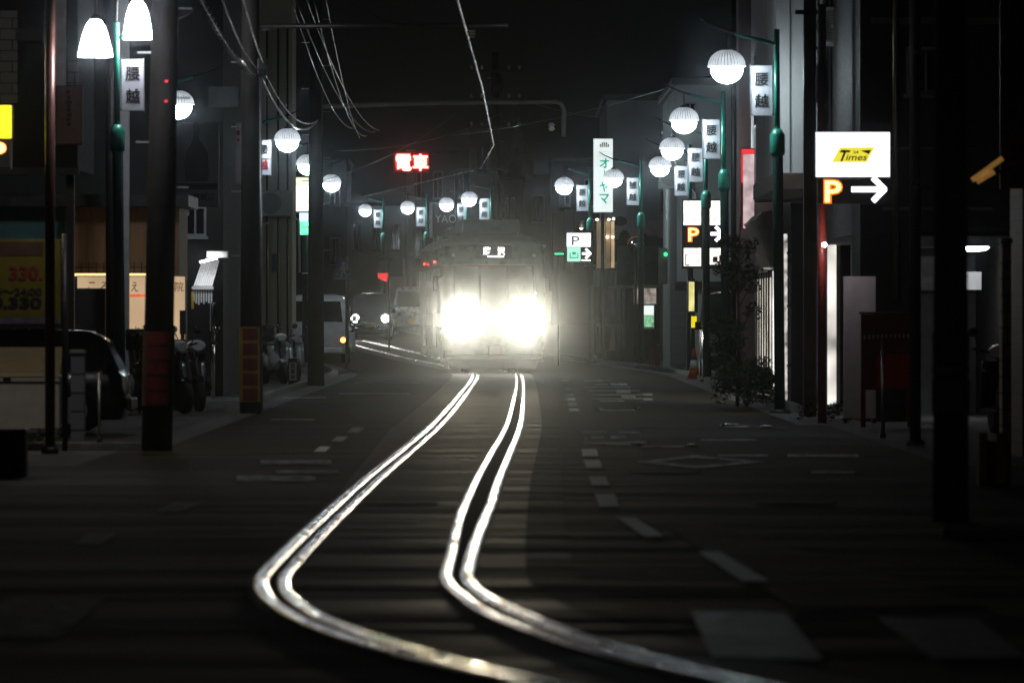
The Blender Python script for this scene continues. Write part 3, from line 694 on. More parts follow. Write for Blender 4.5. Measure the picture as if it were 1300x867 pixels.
WAGON = [(0.24, 0.05, 3.33, 0.69), (0.45, 0.0, 3.39, 0.735), (0.85, 0.03, 3.39, 0.735), (1.02, 0.5, 3.38, 0.725), (1.58, 0.95, 3.28, 0.62), (1.70, 1.1, 3.15, 0.54), (1.73, 1.4, 2.9, 0.36)]
LOW = [(0.16, 0.06, 3.28, 0.66), (0.34, 0.0, 3.34, 0.72), (0.64, 0.03, 3.33, 0.725), (0.76, 0.10, 3.28, 0.70), (1.08, 0.26, 2.9, 0.58), (1.18, 0.42, 2.7, 0.50), (1.21, 0.9, 2.5, 0.36)]
vehicle('parked_van', PX(403, 172), 172+3.4, PI, 'white van seen from behind with its orange signal lit, beside the dark pole', 'van', CARWHITE,
        [(z, a, b, h*1.12) for z, a, b, h in VAN], 1.12, 1.68, (0.65, 2.7, 0.29), (0.55, 0.82, 0.1), (0.70, 0.62, 0.09, 0.1), (0, 1), signal=-1)
# the van looks away: its rear faces the camera
vehicle('oncoming_car', PX(470, 230), 230, 0, 'black boxy car with two round lit headlights left of the tram', 'car', CARBLACK, WAGON, 1.0, 1.58, (0.6, 2.75, 0.3), (0.55, 0.80, 0.15), (0.6, 0.8, 0.06, 0.12), (1, 1), lit=True)
vehicle('following_van', PX(523, 246), 246, 0, 'pale grey van with a yellow number plate between the black car and the tram', 'van', CARSILVER, VAN, 1.08, 1.68, (0.6, 2.7, 0.3), (0.55, 0.82, 0.09), (0.6, 0.8, 0.06, 0.12), (1, 1))
vehicle('parked_van', PX(892, 131)+0.76, 131, 0, 'black van parked behind the thin shrub on the right side', 'van', CARBLACK, VAN, 1.08, 1.68, (0.65, 2.7, 0.3), (0.55, 0.85, 0.11), (0.6, 0.8, 0.06, 0.12), (1, 1))
vehicle('parked_car', PX(159, 72.5), 73.3, PI/2, 'low black car parked behind the white chest on the far left', 'car', CARBLACK, LOW, 0.73, 1.06, (0.6, 2.65, 0.27), (0.5, 0.55, 0.09), (0.55, 0.6, 0.08, 0.06), (1, 1))

def scooter(X, Y, rz, label, paint, lit_tail=False, top=False):
    t = thing('parked_scooter', (X, Y, gz(Y)), label, 'scooter', 'parked scooters', world=False, rz=rz)
    for y, n in ((0.22, 'front_wheel'), (1.42, 'rear_wheel')):
        w = MB().lathe([(0.15, -0.05), (0.215, -0.045), (0.23, 0), (0.215, 0.045), (0.15, 0.05)], (0, y, 0.23), 22, 'x').build(n, RUBBER, t)
        MB().lathe([(0.15, -0.03), (0.05, -0.05), (0.05, 0.05), (0.15, 0.03)], (0, y, 0.23), 16, 'x').build('rim', GALV, w)
    def sec(y, z, hw, hh): return [(hw*math.cos(a), y, z+hh*math.sin(a)) for a in [2*PI*k/12 for k in range(12)]]
    MB().loft([sec(0.62, 0.30, 0.12, 0.05), sec(0.85, 0.36, 0.16, 0.12), sec(1.15, 0.52, 0.19, 0.2), sec(1.45, 0.58, 0.17, 0.17), sec(1.72, 0.64, 0.08, 0.09)]).build('rear_body', paint, t)
    MB().loft([[(0.24*u, 0.30+0.12*abs(u)+0.05*k, 0.30+0.18*k) for u in (-1, -0.6, 0, 0.6, 1)]+[(0.2*u, 0.36+0.12*abs(u)+0.05*k, 0.30+0.18*k) for u in (1, 0.6, 0, -0.6, -1)] for k in range(4)]).build('leg_shield', paint, t)
    MB().box(-0.15, 0.15, 0.4, 0.9, 0.24, 0.29, 0.015).build('footboard', BLACK, t)
    MB().loft([sec(0.95, 0.74, 0.11, 0.04), sec(1.15, 0.77, 0.15, 0.055), sec(1.5, 0.79, 0.14, 0.06), sec(1.66, 0.79, 0.07, 0.03)]).build('seat', BLACK, t)
    MB().tube([(0, 0.22, 0.23), (0, 0.36, 0.6), (0, 0.44, 0.93)], [0.03, 0.035, 0.03], 8).build('fork', STEEL, t)
    MB().loft([sec(0.14, 0.44, 0.06, 0.03), sec(0.24, 0.49, 0.08, 0.03), sec(0.4, 0.42, 0.07, 0.03)]).build('front_fender', paint, t)
    h = MB().tube([(-0.34, 0.54, 0.98), (-0.12, 0.44, 0.94), (0.12, 0.44, 0.94), (0.34, 0.54, 0.98)], 0.016, 8).build('handlebar', BLACK, t)
    MB().loft([sec(0.30, 0.93, 0.07, 0.06), sec(0.36, 0.94, 0.13, 0.085), sec(0.48, 0.95, 0.12, 0.07)]).build('headlight', LENS, t)
    for s in (-1, 1):
        m = MB().tube([(s*0.22, 0.48, 0.96), (s*0.30, 0.46, 1.13)], 0.008, 6)
        m.lathe([(0.01, 0.02), (0.055, 0.01), (0.055, -0.01), (0.01, -0.02)], (s*0.32, 0.46, 1.17), 14, 'y'); m.build('mirror', CHROME if not top else BLACK, t)
    MB().box(-0.06, 0.06, 1.70, 1.75, 0.6, 0.68, 0.01).build('tail_lamp', TAILON if lit_tail else TAIL, t)
    if top:
        b = MB().box(-0.2, 0.2, 1.35, 1.75, 0.86, 1.18, 0.05).build('top_box', BLACK, t)
        MB().box(-0.05, 0.05, 1.752, 1.77, 0.93, 0.97).build('reflector', TAILON if lit_tail else TAIL, b)
    return t
scooter(PX(243, 87), 87, 0.5, 'black scooter parked beside the bright downpipe on the left', CARBLACK, top=True)
scooter(PX(258, 89.5), 89.5, 0.3, 'darker scooter behind another one near the bright downpipe', CARBLACK)
scooter(PX(364, 126), 126, 0.35, 'scooter standing between the wrapped pole and the plain dark pole', CARSILVER, top=True)
scooter(PX(380, 130), 130, 0.3, 'scooter right against the plain dark pole, in front of the white van', CARSILVER)
scooter(PX(443, 172), 172, 0.15, 'small scooter with a white front right of the white van', CARSILVER)
scooter(PX(1258, 73), 73, PI+0.15, 'dark scooter with red tail lights under the lit carport on the right', CARBLACK, True, True)

# ------------------------------------------------------------------ signs
def pbox(mb, x0, y0, x1, y1, Y, d, bevel=0.0): return mb.box(PX(x0, Y), PX(x1, Y), Y, Y+d, PZ(y1, Y), PZ(y0, Y), bevel)
def pl(mb, txt, x0, y0, x1, y1, Y, bold=0.0, shear=0.0): return letters(mb, txt, PX(x0, Y), PX(x1, Y), PZ(y1, Y), PZ(y0, Y), Y-0.001, bold, shear)
def sign(name, Y, rect, label, cat, case=BLACK, face=None, depth=0.14, bevel=0.01, post=None, face_inset=1.2, group=None):
    x0, y0, x1, y1 = rect
    t = thing(name, (PX((x0+x1)/2, Y), Y, gz(Y)), label, cat, group)
    c = pbox(MB(), x0, y0, x1, y1, Y, depth, bevel).build('case', case, t)
    if face: pbox(MB(), x0+face_inset, y0+face_inset, x1-face_inset, y1-face_inset, Y-0.008, 0.012, 0.003).build('face', face, t)
    if post:
        px, r = post; MB().tube([(PX(px, Y), Y+depth+r+0.005, gz(Y)), (PX(px, Y), Y+depth+r+0.005, PZ(y0, Y)+0.05)], r, 10).build('post', STEEL, t)
    return t
# big lit parking sign on the right
Y = 79.5
t = sign('parking_sign', Y, (1034.5, 167, 1131, 226), 'large white lit parking sign with a yellow parallelogram logo on the right', 'sign', BLACK, glow('backlit_white_bright', (0.95, 0.95, 1.0), 1.7), 0.2, 0.02)
lg = MB().prism([(PX(1056, Y), PZ(206.5, Y)), (PX(1100, Y), PZ(206.5, Y)), (PX(1110.5, Y), PZ(187, Y)), (PX(1066, Y), PZ(187.5, Y))], Y-0.014, Y-0.009).build('logo', glow('backlit_yellow', (0.9, 0.78, 0.05), 1.0), t)
w = MB(); pl(w, 'T', 1066, 191.5, 1080, 205, Y-0.016, 0.02, 0.35); pl(w, 'imes', 1073.5, 196, 1101, 204, Y-0.016, 0.015, 0.25)
w.prism([(PX(1066, Y), PZ(194, Y)), (PX(1080, Y), PZ(191, Y)), (PX(1068, Y), PZ(190.5, Y))], Y-0.024, Y-0.018)
w.prism([(PX(1092, Y), PZ(191.5, Y)), (PX(1106, Y), PZ(190.5, Y)), (PX(1103, Y), PZ(196, Y))], Y-0.024, Y-0.018)
w.build('lettering', INK, lg)
w = MB(); pl(w, '24', 1083, 191.5, 1090, 195.5, Y-0.016, 0.03); w.build('lettering', RED, lg)
pbox(MB(), 1038, 228, 1127, 259, Y, 0.16, 0.01).build('lower_case', BLACK, t)
MB().ball((PX(1046, Y), Y-0.12, PZ(311, Y)), 0.025, 12, 8).build('post_lamp', glow('small_post_lamp', (1.0, 0.93, 0.92), 220.0), t); MB().tube([(PX(1046, Y), Y-0.09, PZ(311, Y)), (PX(1045, Y), Y+0.22, PZ(311, Y))], 0.01, 6).build('lamp_stem', STEEL, t)
OHALO = glow('orange_letter_halo', (1.0, 0.17, 0.008), 1.4)  # a larger dim letter behind each P paints its orange halo
w = MB(); pl(w, 'P', 1045.5, 227.8, 1070, 258.7, Y, 0.07); o = w.build('letter_halo', OHALO, t)
w = MB(); pl(w, 'P', 1047.6, 229.8, 1067.8, 256.8, Y-0.008, 0.012); w.build('lettering', LEDO, o)
w = MB(); arrow(w, PX(1081, Y), PX(1123, Y), PZ(255.5, Y), PZ(225.8, Y), Y-0.002, 0.065); w.build('arrow', LEDW, t)
MB().tube([(PX(1045, Y), Y+0.27, 0), (PX(1045, Y), Y+0.27, 4.0)], 0.055, 12).build('lower_post', mat('red_lit_post', (0.35, 0.05, 0.04), 0.35, var=0.15, coat=0.3), t)  # red light falling on the post is put into its colour
MB().lathe([(0.055, 4.0), (0.085, 4.1), (0.085, 4.35), (0.075, 4.5), (0.05, 4.6), (0.05, 5.3)], (PX(1045, Y), Y+0.27, 0), 12).build('upper_post', mat('purple_grey_steel', (0.12, 0.1, 0.11), 0.5, var=0.2), t)
# left lit parking sign, only its edge is in frame
Y = 63.5
t = sign('parking_sign', Y, (-90, 133, 15.5, 177), 'glaring yellow lit sign cut off by the left edge of the picture', 'sign', BLACK, glow('backlit_lemon', (1.0, 0.93, 0.02), 1.8), 0.2, 0.015, post=(-60, 0.05))
pbox(MB(), -90, 178, 14, 214, Y, 0.16, 0.01).build('lower_case', BLACK, t)
w = MB(); pl(w, 'P', -15, 180, 8.5, 206, Y, 0.07); o = w.build('letter_halo', OHALO, t)
w = MB(); pl(w, 'P', -14, 181, 7.3, 205, Y-0.008, 0.03); w.build('lettering', LEDO, o)
# parking price board
Y = 63.2
SGY = mat('parking_board_yellow', (0.16, 0.13, 0.012), 0.5, var=0.12)
t = sign('parking_price_board', Y, (-70, 303, 78, 414), 'dull yellow parking price board with red and black figures, far left', 'sign', STEEL, SGY, 0.06, 0.005, post=(81.5, 0.03))
w = MB(); pl(w, '330.', 12, 338, 54, 356, Y-0.008, 0.03); w.build('lettering', mat('dark_red_ink', (0.22, 0.02, 0.012), 0.6, var=0.1), t)
w = MB(); pl(w, '0:00～24:00', -25, 366, 53, 375, Y-0.008, 0.02); pl(w, '30.330', -24, 377, 53, 392, Y-0.008, 0.04); w.build('lettering', INK, t)
pbox(MB(), -70, 403, 77, 411, Y-0.012, 0.004).build('lower_band', mat('grey_lilac', (0.12, 0.11, 0.14), 0.6, var=0.4, scale=14), t)
pbox(MB(), -66, 307, 55, 325, Y-0.012, 0.004).build('upper_band', BRN, t)
# tall green lettered sign
Y = 176
t = sign('vertical_shop_sign', Y, (753, 176, 778.5, 270), 'tall white lit sign with green vertical lettering in the middle distance', 'sign', WHITE, glow('backlit_cool', (0.86, 0.96, 0.94), 0.9, 0.2, 0.9), 0.25, 0.01, face_inset=0.6)
GI = glow('backlit_green_film', (0.0, 0.42, 0.27), 0.75)
w = MB(); column_letters(w, 'オーヤマ', PX(761, Y), PX(773.5, Y), PZ(259, Y), PZ(201, Y), Y-0.012, 0.18, 0.03); w.build('lettering', GI, t)
w = MB()
for k, x in enumerate((761.5, 764, 766.5, 769, 771.5)): pbox(w, x, 183-(2 if k in (1, 2, 3) else 0), x+1.6, 187, Y-0.014, 0.005)
w.build('emblem', mat('emblem_yellow', (0.7, 0.5, 0.0), 0.5, var=0.05), t)
MB().tube([(PX(765, Y), Y+0.12, gz(Y)), (PX(765, Y), Y+0.12, PZ(270, Y))], 0.06, 10).build('post', STEEL, t)
# P sign in the middle distance
Y = 171
t = sign('parking_sign', Y, (718.5, 295, 751, 333), 'white lit sign with dark P above a green panel and arrow, right of the tram', 'sign', STEEL, None, 0.12, 0.006)
pbox(MB(), 719.5, 296, 750, 313.5, Y-0.008, 0.01).build('face', SIGNW, t)
pbox(MB(), 720, 314.2, 737, 332, Y-0.008, 0.01).build('green_face', glow('backlit_mint', (0.45, 0.95, 0.75), 1.0), t)
w = MB(); pl(w, 'P', 726, 300, 735.5, 311.5, Y-0.009, 0.0); w.build('lettering', INK, t)
w = MB(); pbox(w, 723, 321, 724.5, 328, Y-0.014, 0.005); pbox(w, 724.5, 326.5, 733, 328, Y-0.014, 0.005); pbox(w, 733, 321, 734.3, 328, Y-0.014, 0.005); pbox(w, 726.5, 320, 731, 323.5, Y-0.014, 0.005)
w.build('car_symbol', GI, t)
pbox(MB(), 738, 314.2, 750, 332, Y-0.006, 0.008).build('arrow_face', mat('deep_green', (0.01, 0.06, 0.03), 0.5), t)
w = MB(); arrow(w, PX(739, Y), PX(749.5, Y), PZ(328, Y), PZ(316, Y), Y-0.008, 0.055); pbox(w, 738.5, 329.8, 749.5, 331.2, Y-0.014, 0.005); w.build('arrow', LEDW, t)
# split parking sign behind pole
Y = 139
t = sign('parking_sign', Y, (866, 253, 924, 341), 'parking sign split by a pole, orange P and white arrow between white panels', 'sign', BLACK, None, 0.16, 0.01, post=(895, 0.06))
DIRTY = glow('backlit_dirty_white', (0.95, 0.96, 0.88), 1.3, 0.35, 9.0)
for r in ((867.5, 255, 890, 286), (901, 255, 922, 286)): pbox(MB(), *r, Y-0.008, 0.01).build('upper_face', DIRTY, t)
for r in ((868, 315, 890, 338), (901, 315, 922, 336)): pbox(MB(), *r, Y-0.008, 0.01).build('lower_face', DIRTY, t)
w = MB(); pl(w, 'P', 873, 288.5, 888, 307.5, Y, 0.07); o = w.build('letter_halo', OHALO, t)
w = MB(); pl(w, 'P', 874.2, 289.8, 886.7, 306.2, Y-0.008, 0.0); w.build('lettering', LEDO, o)
w = MB(); arrow(w, PX(902, Y), PX(917.5, Y), PZ(306, Y), PZ(288, Y), Y-0.002, 0.07); w.build('arrow', LEDW, t)
w = MB(); pbox(w, 870, 323, 873, 324, Y-0.012, 0.004); pbox(w, 870, 336, 875, 337, Y-0.012, 0.004); pbox(w, 870, 323, 871, 337, Y-0.012, 0.004); pbox(w, 905, 326, 911, 333, Y-0.012, 0.004); pbox(w, 913, 324, 917, 332, Y-0.012, 0.004)
w.build('red_marks', RED, t)
# red lettered tram warning
Y = 262
t = sign('tram_warning_sign', Y, (500, 192.5, 545, 220), 'glowing red sign of two large characters on a grey column', 'sign', BLACK, glow('red_backing_glow', (1.0, 0.02, 0.015), 0.06), 0.3, 0.01, face_inset=1.0)  # faint red glow around the letters put into the backing face
RHALO = glow('red_letter_halo', (1.0, 0.03, 0.02), 2.0)  # a larger red letter behind each character paints its halo
for ch, x0, x1 in (('電', 502.5, 522.5), ('車', 524, 543.5)):
    w = MB(); pl(w, ch, x0-0.8, 195.2, x1+0.8, 217.8, Y-0.010, 0.065); o = w.build('letter_halo', RHALO, t)
    w = MB(); pl(w, ch, x0, 196, x1, 217, Y-0.018, 0.02); w.build('lettering', LEDR, o)
MB().tube([(PX(521, Y), Y+0.5, gz(Y)), (PX(521, Y), Y+0.5, PZ(190, Y))], 0.2, 14).build('post', mat('pale_post', (0.4, 0.4, 0.39), 0.7, var=0.15), t)
# brown shop board
Y = 247
BRD = mat('brown_board', (0.05, 0.038, 0.025), 0.5, var=0.2)
t = sign('shop_board', Y, (547, 258, 611, 300), 'dark brown shop board with pale letters above the tram roof', 'sign', BRD, None, 0.15, 0.01)
w = MB(); pl(w, 'YAON', 552.5, 273, 589, 283, Y, -0.01); w.build('lettering', mat('pale_letters', (0.85, 0.82, 0.72), 0.5, var=0.05), t)
f = MB(); pbox(f, 545, 257, 549, 302, Y-0.05, 0.1); pbox(f, 549, 257, 611, 259, Y-0.05, 0.1); f.build('frame', GALV, t)
f = MB(); pbox(f, 552, 300, 554, 352, Y+0.16, 0.1); pbox(f, 603, 300, 605, 352, Y+0.16, 0.1); f.build('legs', STEEL, t)
# bottle billboard on the left
Y = 100
t = sign('billboard', Y, (222, 156, 278, 263), 'dim grey billboard with a black bottle picture on the left', 'sign', STEEL, mat('dim_board', (0.10, 0.10, 0.095), 0.55, var=0.1), 0.12, 0.02)
prof = [(245, 241), (235, 240), (234, 222), (236, 204), (241, 195), (245, 188), (245, 164), (253, 164), (253, 188), (258, 195), (264, 204), (265, 222), (264, 240), (255, 241)]
MB().prism([(PX(x, Y), PZ(y-10, Y)) for x, y in prof], Y-0.02, Y-0.009).build('bottle_picture', mat('black_bottle', (0.006, 0.006, 0.006), 0.5, var=0.1), t)
pbox(MB(), 224, 233, 276, 241, Y-0.02, 0.01).build('dark_band', INK, t)
for x in (-5.6, -5.2): MB().box(x-0.03, x+0.03, Y+0.125, Y+0.18, 2.9, 4.3).build('leg', STEEL, t)
w = MB(); pl(w, '甲州葡萄酒', 226, 246, 273, 256, Y-0.009, 0.02); w.build('lettering', INK, t)
# left: clinic sign, warm and lit from within
Y = 91
t = sign('clinic_sign', Y, (97, 350, 236, 432), 'warm lit cream clinic sign behind the thick near left pole', 'sign', mat('teal_frame', (0.08, 0.13, 0.13), 0.5), glow('backlit_cream', (1.0, 0.68, 0.40), 0.5, 0.15, 2.0), 0.16, 0.01)
w = MB()
for c, x, w_ in (('こ', 112, 9), ('ろ', 128, 9), ('え', 166.5, 9), ('整', 184, 11), ('骨', 203, 11), ('院', 222, 11)): pl(w, c, x, 358, x+w_, 370, Y-0.010, 0.0)
w.build('lettering', INK, t)
pbox(MB(), 150, 373.5, 184, 377, Y-0.014, 0.005).build('red_line', glow('backlit_orange_red', (1.0, 0.16, 0.07), 0.8, 0.3, 14), t)
Y = 90.2
t = sign('dark_board', Y, (85, 366, 134, 446), 'blank dark board standing in front of the warm clinic sign', 'board', BLACK, mat('board_face', (0.03, 0.032, 0.032), 0.5, var=0.3), 0.05)
Y = 88
t = sign('notice_post', Y, (228, 394, 236, 424), 'small narrow dark sign on a wooden post before the clinic sign', 'sign', mat('slate_grey', (0.04, 0.042, 0.045), 0.5), None, 0.03, 0.004)
MB().box(PX(229, Y), PX(234, Y), Y+0.035, Y+0.08, 0, PZ(400, Y)).build('post', mat('pale_wood', (0.35, 0.22, 0.1), 0.7, var=0.3, scale=8, stretch=(6, 6, 0.5)), t)
Y = 74
t = sign('hanging_sign', Y, (71, 109, 105, 184), 'reddish brown hanging sign beside the slim lamp pole, upper left', 'sign', mat('red_brown_board', (0.15, 0.05, 0.028), 0.45, var=0.25), None, 0.10, 0.01)
pbox(MB(), 65, 109, 70.4, 184, Y, 0.10).build('side_panel', mat('grey_violet', (0.2, 0.18, 0.19), 0.5), t)
w = MB()
for k, z in enumerate((115, 122, 128, 133, 138, 144, 150, 156)): pbox(w, 84+(k % 2), z, 89+(k % 3), z+4, Y-0.006, 0.004)
w.build('worn_marks', INK, t)
Y = 110
t = sign('vertical_sign', Y, (299, 156, 306, 233), 'narrow pale vertical sign left of the pole with the yellow wrap', 'sign', BANNER, None, 0.1, 0.005)
w = MB(); pbox(w, 300.5, 160, 304, 163, Y-0.006, 0.004); pbox(w, 300.5, 166, 304.5, 172, Y-0.006, 0.004); pbox(w, 301, 176, 304, 180, Y-0.006, 0.004); w.build('red_marks', RED, t)
# lit stack of panels behind the second slim pole
Y = 150
t = sign('lit_shop_sign', Y, (369, 225, 400, 270), 'stack of white, orange and green lit panels partly behind the plain dark pole', 'sign', WHITE, None, 0.2, 0.005)
pbox(MB(), 370, 226, 399, 234, Y-0.008, 0.01).build('upper_face', glow('backlit_pale_yellow', (0.95, 0.95, 0.6), 1.2, 0.35, 10), t)
pbox(MB(), 370, 235, 399, 268, Y-0.008, 0.01).build('face', glow('backlit_warm_white', (1.0, 0.86, 0.72), 2.0), t)
pbox(MB(), 380, 270.5, 400, 281, Y, 0.2).build('blue_face', glow('backlit_pale_blue', (0.55, 0.75, 1.0), 1.5), t)
pbox(MB(), 380, 281.5, 400, 298, Y, 0.2).build('green_face', glow('backlit_green', (0.12, 1.0, 0.35), 2.2, 0.4, 7), t)
Y = 146
t = thing('flood_lamp', (PX(366, Y), Y, PZ(239, Y)), 'small bright flood lamp left of the lit panel stack', 'lamp')
MB().ball((PX(367, Y), Y, PZ(239, Y)), 0.075, 14, 8).build('bulb', glow('flood_lamp', (0.95, 0.97, 1.0), 18.0), t)
MB().tube([(PX(360, Y), Y+0.1, PZ(239, Y)), (PX(367, Y), Y+0.05, PZ(239, Y))], 0.03, 8).build('bracket', STEEL, t)
# pedestrian crossing sign
Y = 160
t = thing('pedestrian_crossing_sign', (PX(441, Y), Y, gz(Y)), 'blue pedestrian crossing sign with a walking figure, on a brown pole', 'sign')
MB().tube([(PX(440.5, Y), Y+0.06, gz(Y)), (PX(440.5, Y), Y+0.06, PZ(326, Y))], 0.045, 10).build('post', mat('rusty_pole', (0.22, 0.13, 0.06), 0.5, var=0.3), t)
def pp(*q): return [(PX(x, Y), PZ(y, Y)) for x, y in q]
b = MB().prism(pp((422.5, 355.5), (447.5, 355.5), (447.5, 350), (437.5, 328.5), (433, 328.5), (422.5, 350)), Y-0.01, Y+0.02).build('board', mat('sign_blue', (0.02, 0.06, 0.30), 0.4, var=0.08), t)
w = MB(); W_ = Y-0.014
w.lathe([(0.045, -0.003), (0.045, 0.003)], (PX(435.8, Y), W_, PZ(335, Y)), 14, 'y')
w.prism(pp((433.8, 337.4), (438, 337.4), (438.6, 344), (433.8, 344)), W_, W_+0.004); w.prism(pp((434, 344), (436, 344), (433.6, 352), (431.6, 352)), W_+0.001, W_+0.004)
w.prism(pp((436.4, 344), (438.4, 344), (441, 352), (439, 352)), W_+0.001, W_+0.004); w.prism(pp((433.8, 338), (434.4, 340), (431, 344), (430.4, 342.6)), W_-0.001, W_+0.003); w.prism(pp((438, 338), (441.6, 342.8), (441, 344), (437.8, 340)), W_-0.001, W_+0.003)
w.build('walking_figure', mat('sign_pinkish_white', (0.6, 0.42, 0.36), 0.5, var=0.08), b)
w = MB(); pbox(w, 426, 347.5, 430, 349, Y-0.014, 0.004); pbox(w, 442, 347.5, 445, 349, Y-0.014, 0.004); pbox(w, 424, 353, 446.5, 354.3, Y-0.014, 0.004); w.build('crossing_bars', MATS['sign_pinkish_white'], b)
Y = 200
t = sign('red_lit_sign', Y, (479, 331, 493, 346), 'small grey sign with a lit red lower edge over the black car', 'sign', mat('mauve_grey', (0.14, 0.07, 0.07), 0.6), None, 0.12)
MB().prism(pp((479.5, 347), (493, 347), (490.5, 358), (480, 353)), Y-0.002, Y+0.08).build('red_face', glow('red_sign_light', (1.0, 0.05, 0.05), 0.9, 0.4, 4), t)
pbox(MB(), 494, 328, 511, 351, Y+0.05, 0.1).build('blue_panel', mat('navy_panel', (0.03, 0.03, 0.12), 0.5, var=0.1), t)
MB().tube([(PX(494, Y), Y+0.2, gz(Y)), (PX(494, Y), Y+0.2, PZ(331, Y))], 0.03, 8).build('post', STEEL, t)
Y = 166
t = sign('green_bar_light', Y, (702.5, 319.5, 717, 325), 'thin glowing green bar light left of the white P sign', 'light', BLACK, None, 0.08, 0.004, post=(709, 0.025))
pbox(MB(), 704, 321.5, 715.5, 323.3, Y-0.006, 0.005).build('lamp', LEDG, t)
# red vertical sign and yellow machine sign, right side
Y = 105
t = sign('vertical_red_sign', Y, (940.5, 188, 958.5, 292), 'white and red lit vertical sign left of the pale canvas awning', 'sign', RED, None, 0.12, 0.01)
pbox(MB(), 943.5, 196, 957.5, 290, Y-0.008, 0.01).build('face', glow('backlit_pink_white', (0.95, 0.72, 0.74), 0.55, 0.5, 5), t)
pbox(MB(), 941.5, 189.5, 957.5, 195.4, Y-0.008, 0.01).build('red_band', glow('backlit_red', (1.0, 0.05, 0.06), 0.9), t)
pbox(MB(), 941.2, 196, 943.2, 232, Y-0.008, 0.01).build('red_edge', glow('backlit_red', (1.0, 0.05, 0.06), 0.9), t)
Y = 145
t = sign('yellow_lit_sign', Y, (873.5, 356.5, 886, 397), 'lit yellow panel low on a post under the split parking sign', 'sign', STEEL, None, 0.2, 0.02, post=(880, 0.05))
pbox(MB(), 874.5, 358, 881.5, 395, Y-0.008, 0.01).build('face', glow('backlit_yellow_green', (0.9, 0.82, 0.3), 0.9, 0.4, 5), t)
pbox(MB(), 878, 401.5, 884.5, 416, Y, 0.15, 0.01).build('lower_face', glow('backlit_strong_yellow', (1.0, 0.8, 0.0), 0.9), t)

# ------------------------------------------------------------------ buildings
PLASTER = mat('pale_plaster', (0.6, 0.61, 0.61), 0.85, var=0.12, scale=1.2, bump=0.15, bscale=30)
BEIGE = mat('beige_render', (0.46, 0.43, 0.31), 0.85, var=0.12, scale=1.0, bump=0.15, bscale=30)
DARKW = mat('dark_siding', (0.030, 0.029, 0.028), 0.7, var=0.25, scale=2.5, stretch=(0.6, 0.6, 6))
BROWNW = mat('brown_cladding', (0.14, 0.085, 0.08), 0.6, var=0.2, scale=2, stretch=(5, 5, 0.4))
GREYW = mat('grey_render', (0.40, 0.43, 0.42), 0.85, var=0.15, scale=0.8, bump=0.1)
GREENW = mat('green_wall', (0.07, 0.16, 0.11), 0.7, var=0.25)
TILEW = tiles('grey_wall_tiles', (0.30, 0.33, 0.35), (0.04, 0.04, 0.04), 0.3, 0.13, 0.4)
BRICK = tiles('buff_brick', (0.42, 0.33, 0.2), (0.06, 0.05, 0.04), 0.30, 0.155, 0.6)
BLOCK = tiles('concrete_block', (0.24, 0.24, 0.25), (0.04, 0.04, 0.04), 0.6, 0.19, 0.85, 0.05)
WOODW = mat('warm_wood_boards', (0.36, 0.22, 0.11), 0.6, var=0.25, scale=3, stretch=(7, 7, 0.4))
FRAME = mat('window_frame_grey', (0.25, 0.25, 0.25), 0.5, var=0.15)
TEAL = mat('teal_panel', (0.07, 0.17, 0.165), 0.6, var=0.15)
def building(label, x0, x1, y0, y1, z0, z1, m, cat='building', name='building', roof=True):
    t = thing(name, ((x0+x1)/2, y0, gz(y0)), label, cat)
    MB().box(x0, x1, y0, y1, z0+gz(y0)-0.3 if z0 <= 0 else z0, z1).build('wall', m, t)
    if roof: MB().box(x0-0.12, x1+0.12, y0-0.12, y1+0.12, z1+0.003, z1+0.18, 0.02).build('roof', STEEL, t)
    return t
def window(t, x0, y0, x1, y1, Y, bars=1, pane=None):      # in the wall facing the camera
    X0, X1, Z0, Z1 = PX(x0, Y), PX(x1, Y), PZ(y1, Y), PZ(y0, Y); f = MB(); w = 0.04
    for a, b, c, d in ((X0, X0+w, Z0, Z1), (X1-w, X1, Z0, Z1), (X0+w, X1-w, Z0, Z0+w), (X0+w, X1-w, Z1-w, Z1)): f.box(a, b, Y-0.06, Y-0.003, c, d)
    for k in range(bars): u = X0+(X1-X0)*(k+1)/(bars+1); f.box(u-0.015, u+0.015, Y-0.05, Y-0.003, Z0+w, Z1-w)
    f.box(X0-0.03, X1+0.03, Y-0.1, Y-0.003, Z0-0.05, Z0-0.002)
    o = f.build('window', FRAME, t)
    MB().box(X0+w, X1-w, Y-0.025, Y-0.004, Z0+w, Z1-w).build('pane', pane or GLASS, o)
def side_window(t, X, ya, yb, za, zb, s, pane=None):      # in a wall facing the street; s = -1 faces left
    f = MB(); w = 0.05
    for a, b, c, d in ((ya, ya+w, za, zb), (yb-w, yb, za, zb), (ya+w, yb-w, za, za+w), (ya+w, yb-w, zb-w, zb), ((ya+yb)/2-0.02, (ya+yb)/2+0.02, za+w, zb-w)):
        u = sorted((X+s*0.003, X+s*0.06)); f.box(u[0], u[1], a, b, c, d)
    o = f.build('window', FRAME, t); u = sorted((X+s*0.004, X+s*0.025))
    MB().box(u[0], u[1], ya+w, yb-w, za+w, zb-w).build('pane', pane or GLASS, o)
def downpipe(t, X, Y, z0, z1, r, m): MB().tube([(X, Y, z0), (X, Y, z1)], r, 10).build('downpipe', m, t)

